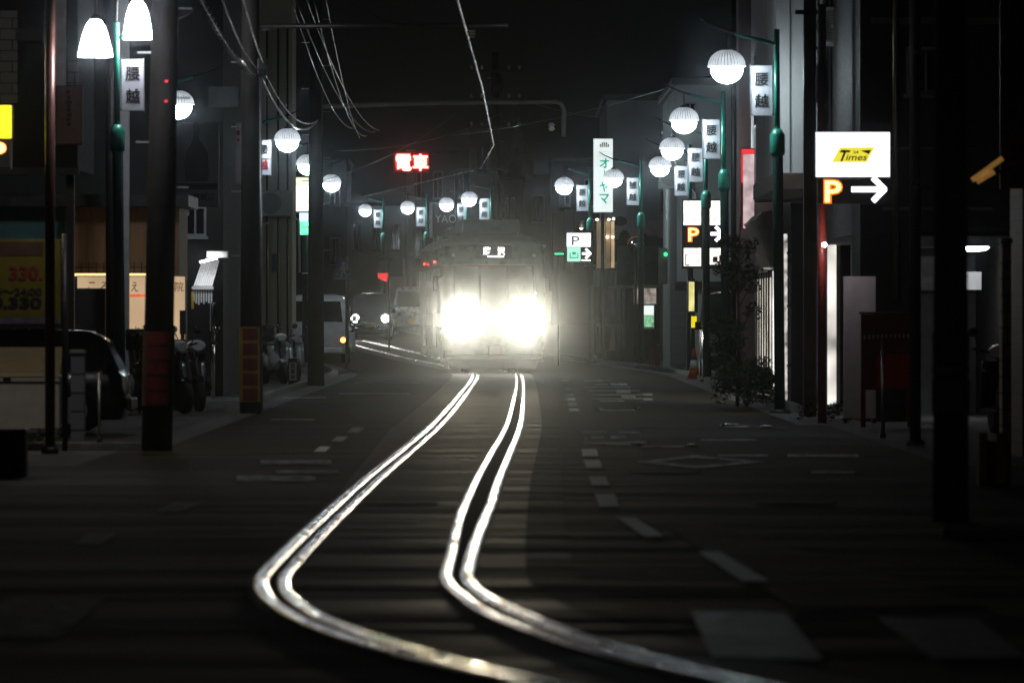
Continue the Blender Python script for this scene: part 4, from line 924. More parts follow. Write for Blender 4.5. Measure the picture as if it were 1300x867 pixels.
# right: pale tall house lit by the nearest lamp
t = building('tall pale plastered house beside the nearest right street lamp', 4.24, 10, 96.6, 111.8, 3.38, 9.5, PLASTER)
MB().box(3.74, 4.51, 89.1, 96.58, 3.38, 9.5).build('front_wall', PLASTER, t)
MB().box(4.30, 9.9, 97.1, 111.7, -0.1, 3.1).build('ground_floor_wall', DARKW, t)
MB().box(3.70, 4.515, 88.9, 96.7, 3.14, 3.377, 0.01).build('eave', mat('eave_brown', (0.1, 0.065, 0.05), 0.6, var=0.2), t)
j = MB().box(3.925, 3.94, 89.085, 89.098, 3.40, 9.4).build('panel_joint', mat('joint_grey', (0.12, 0.12, 0.12), 0.8), t)
downpipe(t, 4.43, 89.03, 3.4, 9.4, 0.045, mat('pipe_dark', (0.08, 0.08, 0.085), 0.5, var=0.2)); downpipe(t, 4.33, 89.03, 3.4, 9.4, 0.02, STEEL)
for ya, yb in ((100.5, 102.5), (106, 109)): side_window(t, 4.24, ya, yb, 4.6, 5.9, -1)
f = MB(); f.box(4.27, 4.296, 101.0, 103.2, 0.1, 2.1); f.build('lit_doorway', glow('doorway_light', (1.0, 0.97, 0.92), 1.6, 0.3, 2.0), t)
f = MB(); f.box(4.27, 4.296, 104.4, 109.5, 0.5, 2.0); o = f.build('lit_shop_window', glow('shop_window_light', (1.0, 0.93, 0.8), 0.9, 0.5, 1.5), t)
f = MB()
for k in range(6): f.box(4.235, 4.266, 104.3+k*1.03, 104.36+k*1.03, 0.4, 2.1)
f.box(4.235, 4.266, 104.3, 109.5, 2.1, 2.16); f.build('mullion', STEEL, o)
o = MB().box(4.86, 4.99, 97.03, 97.095, 0.0, 2.46).build('lit_door_gap', glow('door_gap_light', (1.0, 0.96, 0.88), 0.8, 0.7, 1.6), t)
MB().box(4.995, 5.05, 96.98, 97.09, 0.0, 2.5).build('door_edge', mat('cream_door', (0.6, 0.55, 0.42), 0.5), o)
MB().box(4.74, 4.80, 97.0, 97.09, 0.25, 2.0).build('side_light', glow('lilac_light', (0.72, 0.68, 1.0), 1.1, 0.2, 1.5), t)
t = thing('glowing_pipe', (4.13, 95.2, 0), 'tall thin ribbed pipe painted with a reflected glow just right of the nearest right lamp pole', 'light')
b = MB(); b.lathe([(0.028+0.004*(i % 2), 0.0+0.05*i) for i in range(53)], (4.13, 95.2, 0), 10); b.build('tube', glow('pipe_painted_glow', (1.0, 0.96, 0.88), 0.5, 0.85, 7.0), t)  # door light reflected by the pipe, painted as its own glow
bb = MB()
for z in (0.6, 1.5, 2.3): MB().box(4.13, 4.26, 95.18, 95.22, z, z+0.03).build('pipe_clip', STEEL, t)
bb.bm.free()
t = thing('canvas_awning', (4.0, 100, 2.5), 'pale canvas awning hanging below the eave of the tall pale house', 'awning')
P = [(4.2, 3.05), (3.92, 2.98), (3.80, 2.85), (4.06, 2.14), (4.2, 2.12)]
mb = MB(); y0, y1 = 99.0, 103.0
for i in range(4): mb.slab([(P[i][0], y0, P[i][1]), (P[i+1][0], y0, P[i+1][1]), (P[i+1][0], y1, P[i+1][1]), (P[i][0], y1, P[i][1])], (0.006, 0, 0.006))
CANV = mat('pale_canvas', (0.55, 0.5, 0.42), 0.8, var=0.2, scale=5)
mb.build('cover', CANV, t); MB().prism(P, y0-0.01, y0+0.001).build('end_panel', CANV, t)
MB().tube([(3.80, y0-0.02, 2.85), (3.80, y1, 2.85)], 0.015, 6).build('front_bar', GALV, t)
# right: black house in front with a carport below
t = building('black two storey house at the upper right with a carport under it', 4.53, 11, 82, 96.5, 2.45, 9.5, DARKW)
MB().box(4.53, 5.18, 82, 84, -0.1, 2.449).build('corner_wall', DARKW, t)
MB().box(6.55, 11, 82, 96.4, -0.1, 2.449).build('side_wall', DARKW, t)
MB().box(5.18, 6.55, 89, 96.4, -0.1, 2.449).build('back_wall', mat('carport_back', (0.22, 0.22, 0.22), 0.7, var=0.2), t)
for r in ((1105, 22, 1270, 31), (1095, 187, 1240, 190), (1120, 263, 1260, 267)): pbox(MB(), *r, 81.95, 0.045).build('belt_course', mat('belt_grey', (0.13, 0.13, 0.12), 0.6), t)
window(t, 1150, 60, 1200, 120, 82, 1)
MB().tube([(PX(1137, 81.9), 81.9, 1.55), (PX(1137, 81.9), 81.9, 9)], 0.035, 8).build('downpipe', mat('bronze_pipe', (0.3, 0.24, 0.15), 0.35, metal=0.8, var=0.2), t)
MB().box(5.2, 6.5, 88.6, 88.65, 1.72, 2.2).build('back_window', mat('frosted_pane', (0.28, 0.29, 0.3), 0.35), t)
t = thing('carport', (5.85, 83, 0), 'open carport with a white round ceiling lamp on the right', 'carport')
MB().box(5.22, 6.5, 82.2, 88.4, 2.30, 2.38, 0.01).build('roof', mat('carport_roof', (0.3, 0.3, 0.3), 0.6), t)
for x in (5.30, 6.42): MB().box(x-0.035, x+0.035, 82.3, 82.37, 0, 2.3).build('post', GALV, t)
MB().box(5.2, 6.52, 82.12, 82.19, 2.26, 2.40).build('beam', GALV, t)
l = MB().lathe([(0.20, 2.297), (0.21, 2.27), (0.16, 2.235), (0.03, 2.22)], (PX(1236, 84), 84, 0), 20).build('ceiling_lamp', glow('carport_lamp', (0.97, 0.98, 1.0), 30.0), t)
MB().lathe([(0.07, 2.16), (0.08, 2.12), (0.04, 2.09)], (5.42, 86, -0.4), 14).build('low_lamp', glow('carport_lamp2', (1.0, 0.95, 0.85), 5.0), t)
pbox(MB(), 1227, 345, 1246, 368, 85, 0.06, 0.005).build('white_plate', WHITE, t)
# right: brown building, grey building and the row running on to the bend
t = building('brown clad building behind the second right street lamp', 4.65, 10, 114.8, 127, 0, 8.2, BROWNW)
MB().box(4.08, 9.9, 113.5, 114.79, -0.3, 8.19).build('front_bay', BROWNW, t)
side_window(t, 4.65, 116, 118, 3.9, 5.2, -1)
downpipe(t, 4.01, 114, 0.2, 8.1, 0.05, STEEL)
t = building('grey rendered building behind the overlapping lamps on the right', 3.95, 12, 151, 165, 0, 6.9, GREYW)
window(t, 868, 130, 884, 160, 151); window(t, 868, 203, 878, 215, 151, 0, mat('bright_blind', (0.7, 0.72, 0.74), 0.6)); window(t, 884, 200, 894, 212, 151, 0, MATS['bright_blind'])
MB().box(3.9, 6, 150.85, 150.99, 2.0, 2.2).build('canopy_edge', STEEL, t)
pbox(MB(), 851, 360, 870, 463, 150.9, 0.08).build('shutter', mat('shutter_grey', (0.12, 0.13, 0.13), 0.5, var=0.2, scale=3, stretch=(0.2, 0.2, 12)), t)
t = building('pale grey building with a cream and dark green mural behind the tall green lettered sign', 2.75, 12, 182, 198, 0, 7.6, GREYW)
window(t, 838, 193, 862, 270, 182, 1); window(t, 838, 150, 858, 172, 182, 1)
pbox(MB(), 785, 280, 846, 312, 181.9, 0.09).build('mural', mat('cream_mural', (0.45, 0.46, 0.43), 0.7, var=0.1), t)
w = MB()
def blob(cx_, cy_, rx, ry, k): w.prism([(PX(cx_+rx*math.cos(2*PI*i/22), 181.9), PZ(cy_+ry*math.sin(2*PI*i/22), 181.9)) for i in range(22)], 181.88-0.002*k, 181.895)
for k, q in enumerate(((780, 318, 18, 14), (793, 312, 9, 20), (815, 303, 7, 8), (826, 306, 14, 7), (840, 309, 8, 7), (787, 281, 9, 6))): blob(*q, k)
w.build('tree_mural', mat('mural_green', (0.02, 0.05, 0.04), 0.7, var=0.2), t)
pbox(MB(), 783, 312, 838, 362, 181.85, 0.1).build('green_fascia', GREENW, t)
f = MB(); pbox(f, 770, 366, 837, 470, 181.9, 0.09); f.build('shop_front', mat('shop_dark', (0.035, 0.04, 0.035), 0.5, var=0.3), t)
f = MB(); pbox(f, 771, 366, 780, 400, 181.8, 0.09); f.build('pale_panel', mat('pinkish_panel', (0.3, 0.27, 0.27), 0.7, var=0.2), t)
f = MB(); pbox(f, 783, 366, 788, 442, 181.75, 0.1); pbox(f, 790, 366, 794, 442, 181.75, 0.1); f.build('column', mat('grey_column', (0.34, 0.33, 0.31), 0.6, var=0.2), t)
for x0, x1, c in ((805, 813, (1.0, 0.85, 0.7)), (817, 833, (0.9, 0.75, 0.65))): pbox(MB(), x0, 366, x1, 386, 181.8, 0.09).build('lit_display', glow('display_%d' % x0, c, 0.28, 0.7, 6), t)
Y = 179
t = thing('poster_case', (PX(821, Y), Y, gz(Y)), 'lit poster case with a white and green picture by the shop front', 'poster case')
pbox(MB(), 811, 386, 831, 418, Y, 0.12, 0.01).build('case', GALV, t); pbox(MB(), 813, 388, 830, 400, Y-0.008, 0.01).build('upper_picture', glow('poster_white', (0.9, 1.0, 0.95), 1.0, 0.15, 4), t)
pbox(MB(), 813, 400.3, 830, 415, Y-0.008, 0.01).build('lower_picture', glow('poster_green', (0.35, 0.8, 0.45), 0.6, 0.6, 9), t)
for x in (813, 829): MB().tube([(PX(x, Y), Y+0.06, gz(Y)), (PX(x, Y), Y+0.06, PZ(417, Y))], 0.025, 8).build('leg', STEEL, t)
# glass bay with warm lamps
Y = 177
t = thing('glass_bay', (PX(769, Y), Y, PZ(365, Y)), 'glass shop bay full of warm light under the tall green lettered sign', 'bay')
cx_, r_ = PX(769, Y), 0.27
for z, n in ((PZ(279, Y), 'top_rim'), (PZ(342, Y), 'bottom_rim')): MB().lathe([(r_+0.03, z-0.04), (r_+0.03, z+0.04)], (cx_, Y+0.3, 0), 20).build(n, GALV, t)
for k in range(5):
    a = math.radians(200+35*k); a2 = math.radians(200+35*k+30)
    q = [(cx_+r_*math.cos(a), Y+0.3+r_*math.sin(a), PZ(341, Y)), (cx_+r_*math.cos(a2), Y+0.3+r_*math.sin(a2), PZ(341, Y)), (cx_+r_*math.cos(a2), Y+0.3+r_*math.sin(a2), PZ(280, Y)), (cx_+r_*math.cos(a), Y+0.3+r_*math.sin(a), PZ(280, Y))]
    MB().slab(q, (0, 0.012, 0)).build('glass_panel', glow('warm_glass_%d' % k, (1.0, 0.72, 0.42), (0.12, 0.5, 0.1, 0.45, 0.08)[k], 0.6, 2.0), t)
for x, y in ((758, 279), (765, 278), (773, 279), (779, 278), (771, 301), (778, 301)): MB().ball((PX(x, Y), Y-0.03, PZ(y, Y)), 0.035, 10, 6).build('bulb', glow('warm_bulb', (1.0, 0.8, 0.55), 9.0), t)
MB().loft([[(PX(x, Y), Y+d, PZ(y, Y)) for x, d in ((x0, 0), (x1, 0), (x1, 0.7), (x0, 0.7))] for y, x0, x1 in ((364, 749, 779), (343, 753, 783))], smooth=False).build('lower_canopy', mat('green_canopy', (0.13, 0.2, 0.13), 0.4, var=0.35, scale=3, stretch=(4, 1, 0.5)), t)
Y = 174
t = thing('spot_lamps', (PX(745, Y), Y, PZ(283, Y)), 'pair of small bracket spot lamps left of the glass bay', 'spot lamps')
MB().tube([(PX(754, Y), Y+0.05, PZ(279, Y)), (PX(736, Y), Y, PZ(281, Y))], 0.015, 6).build('bracket', STEEL, t)
for x, y in ((738, 286), (750, 281)):
    h = MB().lathe([(0.03, 0.1), (0.06, 0.0), (0.075, -0.08)], (PX(x, Y), Y, PZ(y, Y)), 12).build('lamp_head', GALV, t)
    MB().ball((PX(x, Y), Y, PZ(y, Y)-0.07), 0.05, 10, 6).build('bulb', glow('warm_bulb', (1.0, 0.8, 0.55), 9.0), h)
Y = 175
t = thing('traffic_mirror', (PX(807, Y), Y, gz(Y)), 'round convex traffic mirror with an orange hood before the green wall', 'mirror')
MB().tube([(PX(807, Y), Y+0.1, gz(Y)), (PX(807, Y), Y+0.1, PZ(310, Y))], 0.04, 10).build('post', STEEL, t)
MB().lathe([(0.02, -0.06), (0.12, -0.05), (0.19, -0.02), (0.20, 0.0), (0.19, 0.03)], (PX(807, Y), Y, PZ(311, Y)), 24, 'y').build('mirror_face', CHROME, t)
b = MB(); b.tube([(PX(807, Y)+0.22*math.cos(a), Y-0.08, PZ(311, Y)+0.22*math.sin(a)) for a in [PI*k/14 for k in range(15)]], 0.03, 6); b.build('hood', mat('orange_hood', (0.5, 0.22, 0.07), 0.5), t)
Y = 160
t = sign('shop_sign', Y, (836, 315, 848.5, 361), 'tilted pale sign panel catching green and red light on the grey building', 'sign', mat('pale_sign_metal', (0.3, 0.28, 0.27), 0.4, var=0.3, scale=1.5), None, 0.1, 0.005)
MB().ball((PX(845, Y), Y-0.03, PZ(323, Y)), 0.05, 10, 6).build('green_glint', LEDG, t)  # green light caught by the panel, added as a glowing ball
# far row closing the view behind the tram
FAR = [(596, 628, 163, 276, BEIGE, 'narrow yellowish far house behind the tall far pole'), (628.5, 664, 228, 280, PLASTER, 'pale far house below the pointed spire'),
       (664.5, 700, 226, 284, BROWNW, 'dark brown far house right of the pale far house'), (700.5, 764, 206, 276, DARKW, 'dark wide far building behind the lamp by the green lettered sign'),
       (515, 595.5, 196, 300, DARKW, 'dark far building behind the brown shop board'), (440, 514.5, 262, 290, GREYW, 'low grey far house behind the farthest street lamp'),
       (380, 439.5, 205, 302, DARKW, 'dark far building at the left end of the bend')]
for x0, x1, yt, Y, m, lab in FAR:
    t = building(lab, PX(x0, Y), PX(x1, Y), Y, Y+10, 0, PZ(yt, Y), m)
    n = max(1, int((x1-x0)/22))
    for k in range(n):
        u = x0+(x1-x0)*(k+0.3)/n; v = x0+(x1-x0)*(k+0.75)/n
        for a in range(int((395-yt)/75)): window(t, u, yt+22+75*a, v, yt+56+75*a, Y-0.001, 1)
    if lab.startswith('pale far'):
        pbox(MB(), 664-2, 205, 664+13, 227, Y+0.2, 0.3).build('roof_panel', WHITE, t)
    if lab.startswith('dark wide'):
        pbox(MB(), 702, 268, 716, 340, Y-0.12, 0.1).build('pale_door', BEIGE, t); pbox(MB(), 716.5, 266, 728, 345, Y-0.14, 0.1).build('pale_shutter', GREYW, t)
Y = 282
for i, (x, y, r) in enumerate(((842, 600, 0.32), (500, 640, 0.32), (1010, 640, 0.3))):
    gx, gy = G(x, y); t = thing('manhole_cover', (gx, gy, 0.006), ['iron manhole cover in the right lane below the painted diamond', 'iron manhole cover between the left lane and the bend of the rails', 'iron manhole cover near the right side of the crossing'][i], 'manhole cover', world=False)
    MB().lathe([(r, 0.0), (r, 0.003), (r-0.03, 0.0035)], n=28).build('ring', STONE, t); MB().lathe([(r-0.032, 0.001), (r-0.035, 0.003), (0.05, 0.0035)], n=28).build('lid', STEEL, t)
t = thing('spire', (PX(658, Y), Y+2, PZ(228, Y)), 'slender pale pointed spire on the roof of the pale far house', 'spire')
hx = PX(670, Y)-PX(658, Y)
b = MB(); zb, ztip = PZ(206, Y), PZ(148, Y); cxs = PX(658, Y)
for i in range(9):
    f0, f1 = i/9, (i+1)/9-0.012
    b.loft([[(cxs+s*hx*(1-f)*1.0+0.01*s, Y+2+u*hx*(1-f), zb+(ztip-zb)*f) for s, u in ((-1, -1), (1, -1), (1, 1), (-1, 1))] for f in (f0, f1)], smooth=False)
b.build('slatted_cone', mat('spire_grey', (0.75, 0.76, 0.74), 0.6, var=0.15), t)
MB().box(cxs-hx*1.1, cxs+hx*1.1, Y+2-hx, Y+2+hx, PZ(228, Y)+0.2, zb-0.002).build('base', GREYW, t)
# left side
t = building('dark house with tiled upper wall overhanging the parking lot, upper left', -13, -5.24, 76, 79, 3.12, 9.5, DARKW)
pbox(MB(), -40, 14, 22, 131, 75.9, 0.098).build('tiled_panel', TILEW, t); pbox(MB(), 86, 78, 99, 108, 75.9, 0.098).build('tiled_panel', TILEW, t)
pbox(MB(), 62, -40, 84, 109, 75.88, 0.118).build('pale_panel', mat('pale_metal_panel', (0.72, 0.74, 0.8), 0.45, metal=0.1, var=0.15), t)
a = MB(); pbox(a, 20, 37, 49, 52, 75.3, 0.69); a.build('small_canopy', STEEL, t)
pbox(MB(), -60, 213, 100, 222, 75.85, 0.148).build('floor_edge', mat('edge_grey', (0.10, 0.10, 0.10), 0.6), t)
for x in (-5.40, -8.5): MB().box(x-0.05, x+0.05, 77, 77.1, 0, 3.119).build('column', STEEL, t)
t = building('dark single storey clinic house with warm lit wooden boards behind the cream sign', -13, -5.4, 94.4, 103, 0, 3.0, DARKW)
MB().box(-13, -4.86, 92, 94.39, -0.1, 1.9).build('ground_floor_wall', DARKW, t); MB().box(-6.45, -4.86, 92.05, 94.39, 1.901, 2.949).build('boarded_wall', WOODW, t)
MB().box(-13, -6.451, 92, 94.39, 1.901, 2.949).build('teal_wall', TEAL, t); MB().box(-13, -4.7, 91.5, 94.39, 2.951, 3.12).build('eave', STEEL, t)
r = MB()
for k in range(14): r.box(-6.4+0.11*k, -6.385+0.11*k, 91.9, 91.92, 1.98, 2.14)
r.box(-6.45, -4.9, 91.895, 91.925, 2.06, 2.075); r.build('railing', STEEL, t)
MB().tube([(-6.35, 91.5, 1.96), (-4.95, 91.5, 1.96)], 0.018, 8).build('boards_fill_tube', glow('warm_fill_tube', (1.0, 0.62, 0.24), 2.0), t)  # added thin tube that throws the sign's warm light onto the boards
pbox(MB(), 85, 255, 91, 366, 91.2, 0.2).build('warm_column', WOODW, t)
t = building('dark house with a lit slatted awning on its ground floor, left', -13, -4.95, 108, 121, 0, 8.5, mat('charcoal_siding', (0.017, 0.016, 0.015), 0.75, var=0.3, scale=2.5, stretch=(0.6, 0.6, 6)))
window(t, 234, 262, 262, 300, 108, 1); pbox(MB(), 264, 110, 302, 136, 107.9, 0.09).build('dark_shutter', STEEL, t)
Y = 106.5
t = thing('slatted_awning', (PX(262, Y), Y, PZ(390, Y)), 'bright white slatted awning with a dark fringe, left of the wrapped pole', 'awning')
NS = 9; s_ = MB()
for k in range(NS):
    f0, f1 = k/NS, (k+0.8)/NS
    q = [(PX(248-4*1+24*f0+2, Y), Y, PZ(363, Y)), (PX(248-2+24*f1, Y), Y, PZ(363, Y)), (PX(255+22*f1, Y), Y+0.55, PZ(331, Y)), (PX(255+22*f0, Y), Y+0.55, PZ(331, Y))]
    s_.slab(q, (0, 0.01, 0.015))
s_.build('slat', WHITE, t)
b = MB()
for k in range(8): pbox(b, 245+3.2*k, 368, 247+3.2*k, 383+(k*7 % 5), Y-0.02, 0.01)
b.build('fringe', WHITE, t)
pbox(MB(), 243.5, 363.5, 271, 367.5, Y-0.05, 0.05).build('front_rail', WHITE, t)
MB().box(PX(262, Y), PX(288, Y), Y+0.1, Y+0.6, PZ(327, Y), PZ(319, Y)).build('lamp_case', GALV, t)
MB().tube([(PX(255, Y), Y-0.25, PZ(333, Y)), (PX(276, Y), Y-0.25, PZ(328, Y))], 0.014, 8).build('assumed_tube_lamp', glow('assumed_awning_tube', (0.98, 0.98, 1.0), 110.0), t)  # assumed tube, added to light the slats from in front
pbox(MB(), 243, 370, 246, 392, Y-0.03, 0.015).build('yellow_tag', mat('yellow_cloth', (0.6, 0.4, 0.04), 0.7), t)
t = thing('bright_downpipe', (PX(270, 104), 104, 0), 'bright steel pipe standing under the slatted awning on the left', 'pipe')
MB().tube([(PX(270.5, 104), 104, 0), (PX(270.5, 104), 104, PZ(386, 104))], 0.035, 12).build('pipe', CHROME, t)
pbox(MB(), 266.5, 384, 273, 420, 104.08, 0.03).build('pale_strip', WHITE, t)
t = building('beige rendered building with thin pipes behind the left street lamps', -13, -6.7, 138.6, 156, 0, 9.5, BEIGE)
MB().box(-13, -4.75, 136, 138.59, -0.3, 9.49).build('front_bay', BEIGE, t)
for x in (353, 339, 365): MB().tube([(PX(x, 135.9), 135.9, 0.1), (PX(x, 135.9), 135.9, 7.6)], 0.022, 8).build('pipe', STEEL, t)
for ya in (141, 145, 150): side_window(t, -6.7, ya, ya+2.2, 3.4, 5.0, 1)
pbox(MB(), 345, 322, 352, 345, 135.85, 0.12, 0.01).build('meter_box', STEEL, t); pbox(MB(), 330, 470, 376, 492, 135.9, 0.09).build('plinth', STEEL, t)
t = building('dark shuttered row of shops behind the white van, left', -14, -6.8, 158, 196, 0, 7.0, DARKW)
for ya in (160, 168, 176, 184): side_window(t, -6.8, ya, ya+3, 3.6, 5.0, 1)


def aircon(px, py, Y, label):
    t = thing('air_conditioner', (PX(px, Y), Y, PZ(py, Y)), label, 'air conditioner', 'outdoor air conditioner units'); x, z = PX(px, Y), PZ(py, Y)
    MB().box(x-0.38, x+0.38, Y-0.30, Y-0.02, z, z+0.55, 0.015).build('housing', mat('aircon_beige', (0.42, 0.41, 0.38), 0.5, var=0.1), t)
    g = MB()
    for k in range(7): g.lathe([(0.03+0.03*k, -0.004), (0.036+0.03*k, -0.012), (0.042+0.03*k, -0.004)], (x-0.1, Y-0.30, z+0.28), 18, 'y', cap=False)
    g.build('fan_grille', BLACK, t)
    for s in (-0.3, 0.3): MB().box(x+s-0.02, x+s+0.02, Y-0.28, Y-0.005, z-0.05, z-0.002).build('bracket', STEEL, t)
    MB().tube([(x+0.3, Y-0.1, z+0.1), (x+0.5, Y-0.06, z-0.1), (x+0.52, Y-0.06, z-1.2)], 0.025, 6).build('hose', WHITE, t)
aircon(350, 275, 135.9, 'air conditioner unit on the beige wall between the pipes'); aircon(1064, 60, 89.0, 'air conditioner unit high on the tall pale lit wall')
aircon(856, 240, 150.8, 'air conditioner unit on the grey rendered building left of the banners')
# ------------------------------------------------------------------ small things at the roadside
Y = 70.8
t = thing('assumed_lot_lamp', (-6.9, 65.5, 0), 'assumed unseen lamp on a post lighting the parking lot, just outside the left edge', 'lamp')  # assumed lamp out of view, added to light the chest and parked car
MB().tube([(-6.9, 65.5, 0), (-6.9, 65.5, 4.3), (-6.5, 65.5, 4.4)], 0.04, 8).build('post', STEEL, t)
MB().lathe([(0.05, 4.38), (0.16, 4.33), (0.17, 4.28), (0.05, 4.26)], (-6.45, 65.5, 0), 16).build('lamp_head', glow('assumed_lot_lamp_light', (1.0, 0.82, 0.55), 120.0), t)
t = thing('storage_chest', (-5.9, Y, 0), 'big white storage chest with a cream lid and metal latch, far left', 'chest')
MB().box(-6.9, PX(76, Y), Y, Y+0.9, 0.09, PZ(475, Y)-0.03, 0.015).build('box', mat('chest_grey', (0.5, 0.5, 0.5), 0.5, var=0.1), t)
x1 = PX(76, Y)
MB().loft([[(-6.92, Y-0.02, z0), (x1+0.02, Y-0.02, z0), (x1+0.02, Y+0.92, z0), (-6.92, Y+0.92, z0)] if i == 0 else [(-6.9, Y+d, z0), (x1, Y+d, z0), (x1, Y+0.9, z0), (-6.9, Y+0.9, z0)] for i, (z0, d) in enumerate(((PZ(478, Y), 0), (PZ(474, Y), -0.02), (PZ(441, Y), 0.5)))], smooth=False).build('lid', mat('chest_cream', (0.6, 0.52, 0.36), 0.45, var=0.1), t)
MB().box(-6.9, x1+0.005, Y-0.012, Y-0.001, PZ(487, Y), PZ(484, Y)).build('trim', STEEL, t)
l = MB().box(PX(4, Y), PX(14, Y), Y-0.04, Y-0.021, PZ(484, Y), PZ(478.5, Y), 0.004).build('latch', CHROME, t)
for x in (-6.7, x1-0.1): MB().box(x-0.04, x+0.04, Y+0.1, Y+0.2, 0, 0.092).build('foot', STEEL, t)
Y = 64
t = thing('block_pillar', (PX(96, Y), Y, 0), 'low grey concrete block pillar beside the price board post', 'pillar')
MB().box(PX(88, Y), PX(105, Y), Y+0.2, Y+0.45, 0, PZ(449, Y)).build('pillar', BLOCK, t)
MB().box(PX(87, Y), PX(106, Y), Y+0.18, Y+0.47, PZ(449, Y)+0.002, PZ(447, Y)+0.02, 0.004).build('cap_stone', STONE, t)
Y = 53
t = thing('low_wall', (PX(-30, Y), Y, 0), 'low black wall block at the lower left edge', 'wall')
MB().box(PX(-140, Y), PX(32, Y), Y, Y+0.3, -0.1, PZ(549, Y), 0.01).build('wall', mat('black_concrete', (0.02, 0.02, 0.02), 0.8, var=0.3), t)
MB().box(PX(-141, Y), PX(33, Y), Y-0.02, Y+0.32, PZ(549, Y)+0.002, PZ(547, Y)+0.02, 0.004).build('coping', BLACK, t)
MB().tube([(PX(126, 68), 68, 0), (PX(126, 68), 68, 0.78)], 0.012, 8)
slim_pole('bollard', PX(126, 67), 67, 0.016, 0.75, GALV, 'thin pale rod standing in front of the low black car', 'rod')
Y = 80
t = thing('partition', (PX(1091, Y), Y, 0), 'pale violet grey standing panel left of the dark red notice board', 'panel')
MB().box(PX(1071, Y), PX(1112, Y), Y, Y+0.06, 0.06, PZ(351, Y), 0.008).build('panel', mat('violet_grey_panel', (0.7, 0.64, 0.7), 0.6, var=0.1), t)
for x in (1073, 1109): MB().box(PX(x, Y)-0.02, PX(x, Y)+0.02, Y-0.1, Y+0.16, 0, 0.058).build('foot', STEEL, t)
Y = 77
t = thing('notice_board', (PX(1125, Y), Y, 0), 'dark red notice board on two legs with a row of pale pins', 'notice board')
DR = mat('oxide_red', (0.17, 0.028, 0.016), 0.5, var=0.2)
MB().box(PX(1093, Y), PX(1158, Y), Y, Y+0.08, PZ(495, Y), PZ(399, Y), 0.01).build('board', DR, t)
MB().box(PX(1091, Y), PX(1160, Y), Y-0.06, Y+0.14, PZ(399, Y)+0.001, PZ(397, Y)+0.01, 0.006).build('top_ledge', DR, t)
for x in (1096, 1155): MB().box(PX(x, Y)-0.03, PX(x, Y)+0.03, Y+0.005, Y+0.075, 0, PZ(495, Y)-0.001).build('leg', DR, t)
b = MB()
for k in range(11): pbox(MB(), 1097+5.5*k, 426-0.4*k if k < 4 else 424, 1099+5.5*k, 431-0.4*k if k < 4 else 429, Y-0.03, 0.028).build('pale_pin', mat('pale_pins', (0.7, 0.66, 0.55), 0.5), t)
b.bm.free()
pbox(MB(), 1113, 450, 1156, 493, Y-0.012, 0.011).build('poster', RED, t)
Y = 60
t = thing('brick_pillar', (PX(1279, Y), Y, 0), 'slim buff brick pillar on the far right', 'pillar')
MB().box(PX(1272, Y), PX(1284, Y), Y, Y+0.3, 0, PZ(310, Y)).build('shaft', BRICK, t)
MB().box(PX(1270, Y), PX(1286, Y), Y-0.02, Y+0.32, PZ(310, Y)+0.002, PZ(305, Y)+0.02, 0.01).build('cap_stone', STONE, t)
t = building('dark brown tiled house wall at the right edge of the picture', PX(1298, 61), 9, 61, 62.5, 0, 9.0, tiles('brown_wall_tiles', (0.12, 0.05, 0.03), (0.02, 0.015, 0.012), 0.4, 0.12, 0.5))
MB().box(PX(1269, 61), 9, 60.93, 60.997, PZ(240, 61), 9.0).build('upper_wall', MATS['brown_wall_tiles'], t)
Y = 60.5
t = thing('wall_lamp', (PX(1252, Y), Y, PZ(217, Y)), 'tilted amber glowing wall lamp sticking out at the far right', 'lamp')
AMB = glow('amber_tube', (1.0, 0.5, 0.12), 0.14, 0.5, 8)
MB().tube([(PX(1234, Y), Y, PZ(229, Y)), (PX(1273, Y), Y, PZ(201, Y))], 0.026, 10).build('upper_tube', AMB, t); MB().tube([(PX(1240, Y), Y, PZ(231, Y)), (PX(1262, Y), Y, PZ(218, Y))], 0.028, 10).build('lower_tube', AMB, t)
MB().tube([(PX(1250, Y), Y+0.06, PZ(222, Y)), (PX(1285, Y), Y+0.15, PZ(215, Y))], 0.02, 8).build('bracket', STEEL, t)
WB = mat('planter_wood', (0.4, 0.25, 0.1), 0.7, var=0.3, scale=6, stretch=(4, 4, 0.6))
Y = 50
t = thing('wooden_planter', (PX(1262, Y), Y, 0), 'upright wooden boards round a dark planter at the lower right', 'planter')
for x0, x1 in ((1243, 1253), (1265, 1279)): MB().box(PX(x0, Y), PX(x1, Y), Y, Y+0.04, 0.02, PZ(549, Y), 0.004).build('board', WB, t)
MB().box(PX(1245, Y), PX(1284, Y), Y+0.045, Y+0.4, 0, PZ(560, Y), 0.01).build('box', mat('black_wood', (0.02, 0.018, 0.015), 0.8), t)
Y = 170
def leaning(name, pts, w, m, label, cat):
    t = thing(name, (pts[0][0], pts[0][1], gz(Y)), label, cat); return t
t = thing('garden_bench', (PX(768, 178), 178, gz(178)), 'rough bench with tools leaning on it by the dark shop front', 'bench')
z0 = gz(178); MB().box(PX(757, 178), PX(790, 178), 178, 178.5, z0+0.98, z0+1.02, 0.004).build('top', BEIGE, t)
for x in (759, 788): MB().box(PX(x, 178)-0.02, PX(x, 178)+0.02, 178.05, 178.45, z0, z0+0.978).build('leg', STEEL, t)
MB().slab([(PX(773, 178), 177.9, z0+0.3), (PX(781, 178), 177.9, z0+0.3), (PX(780, 178), 177.95, z0+0.92), (PX(777, 178), 177.95, z0+0.92)], (0, 0.03, 0)).build('hanging_cloth', mat('tan_cloth', (0.4, 0.27, 0.14), 0.8), t)
MB().tube([(PX(764, 178), 177.7, z0), (PX(760, 178), 177.95, z0+1.0)], 0.014, 6).build('tool_handle', WB, t)
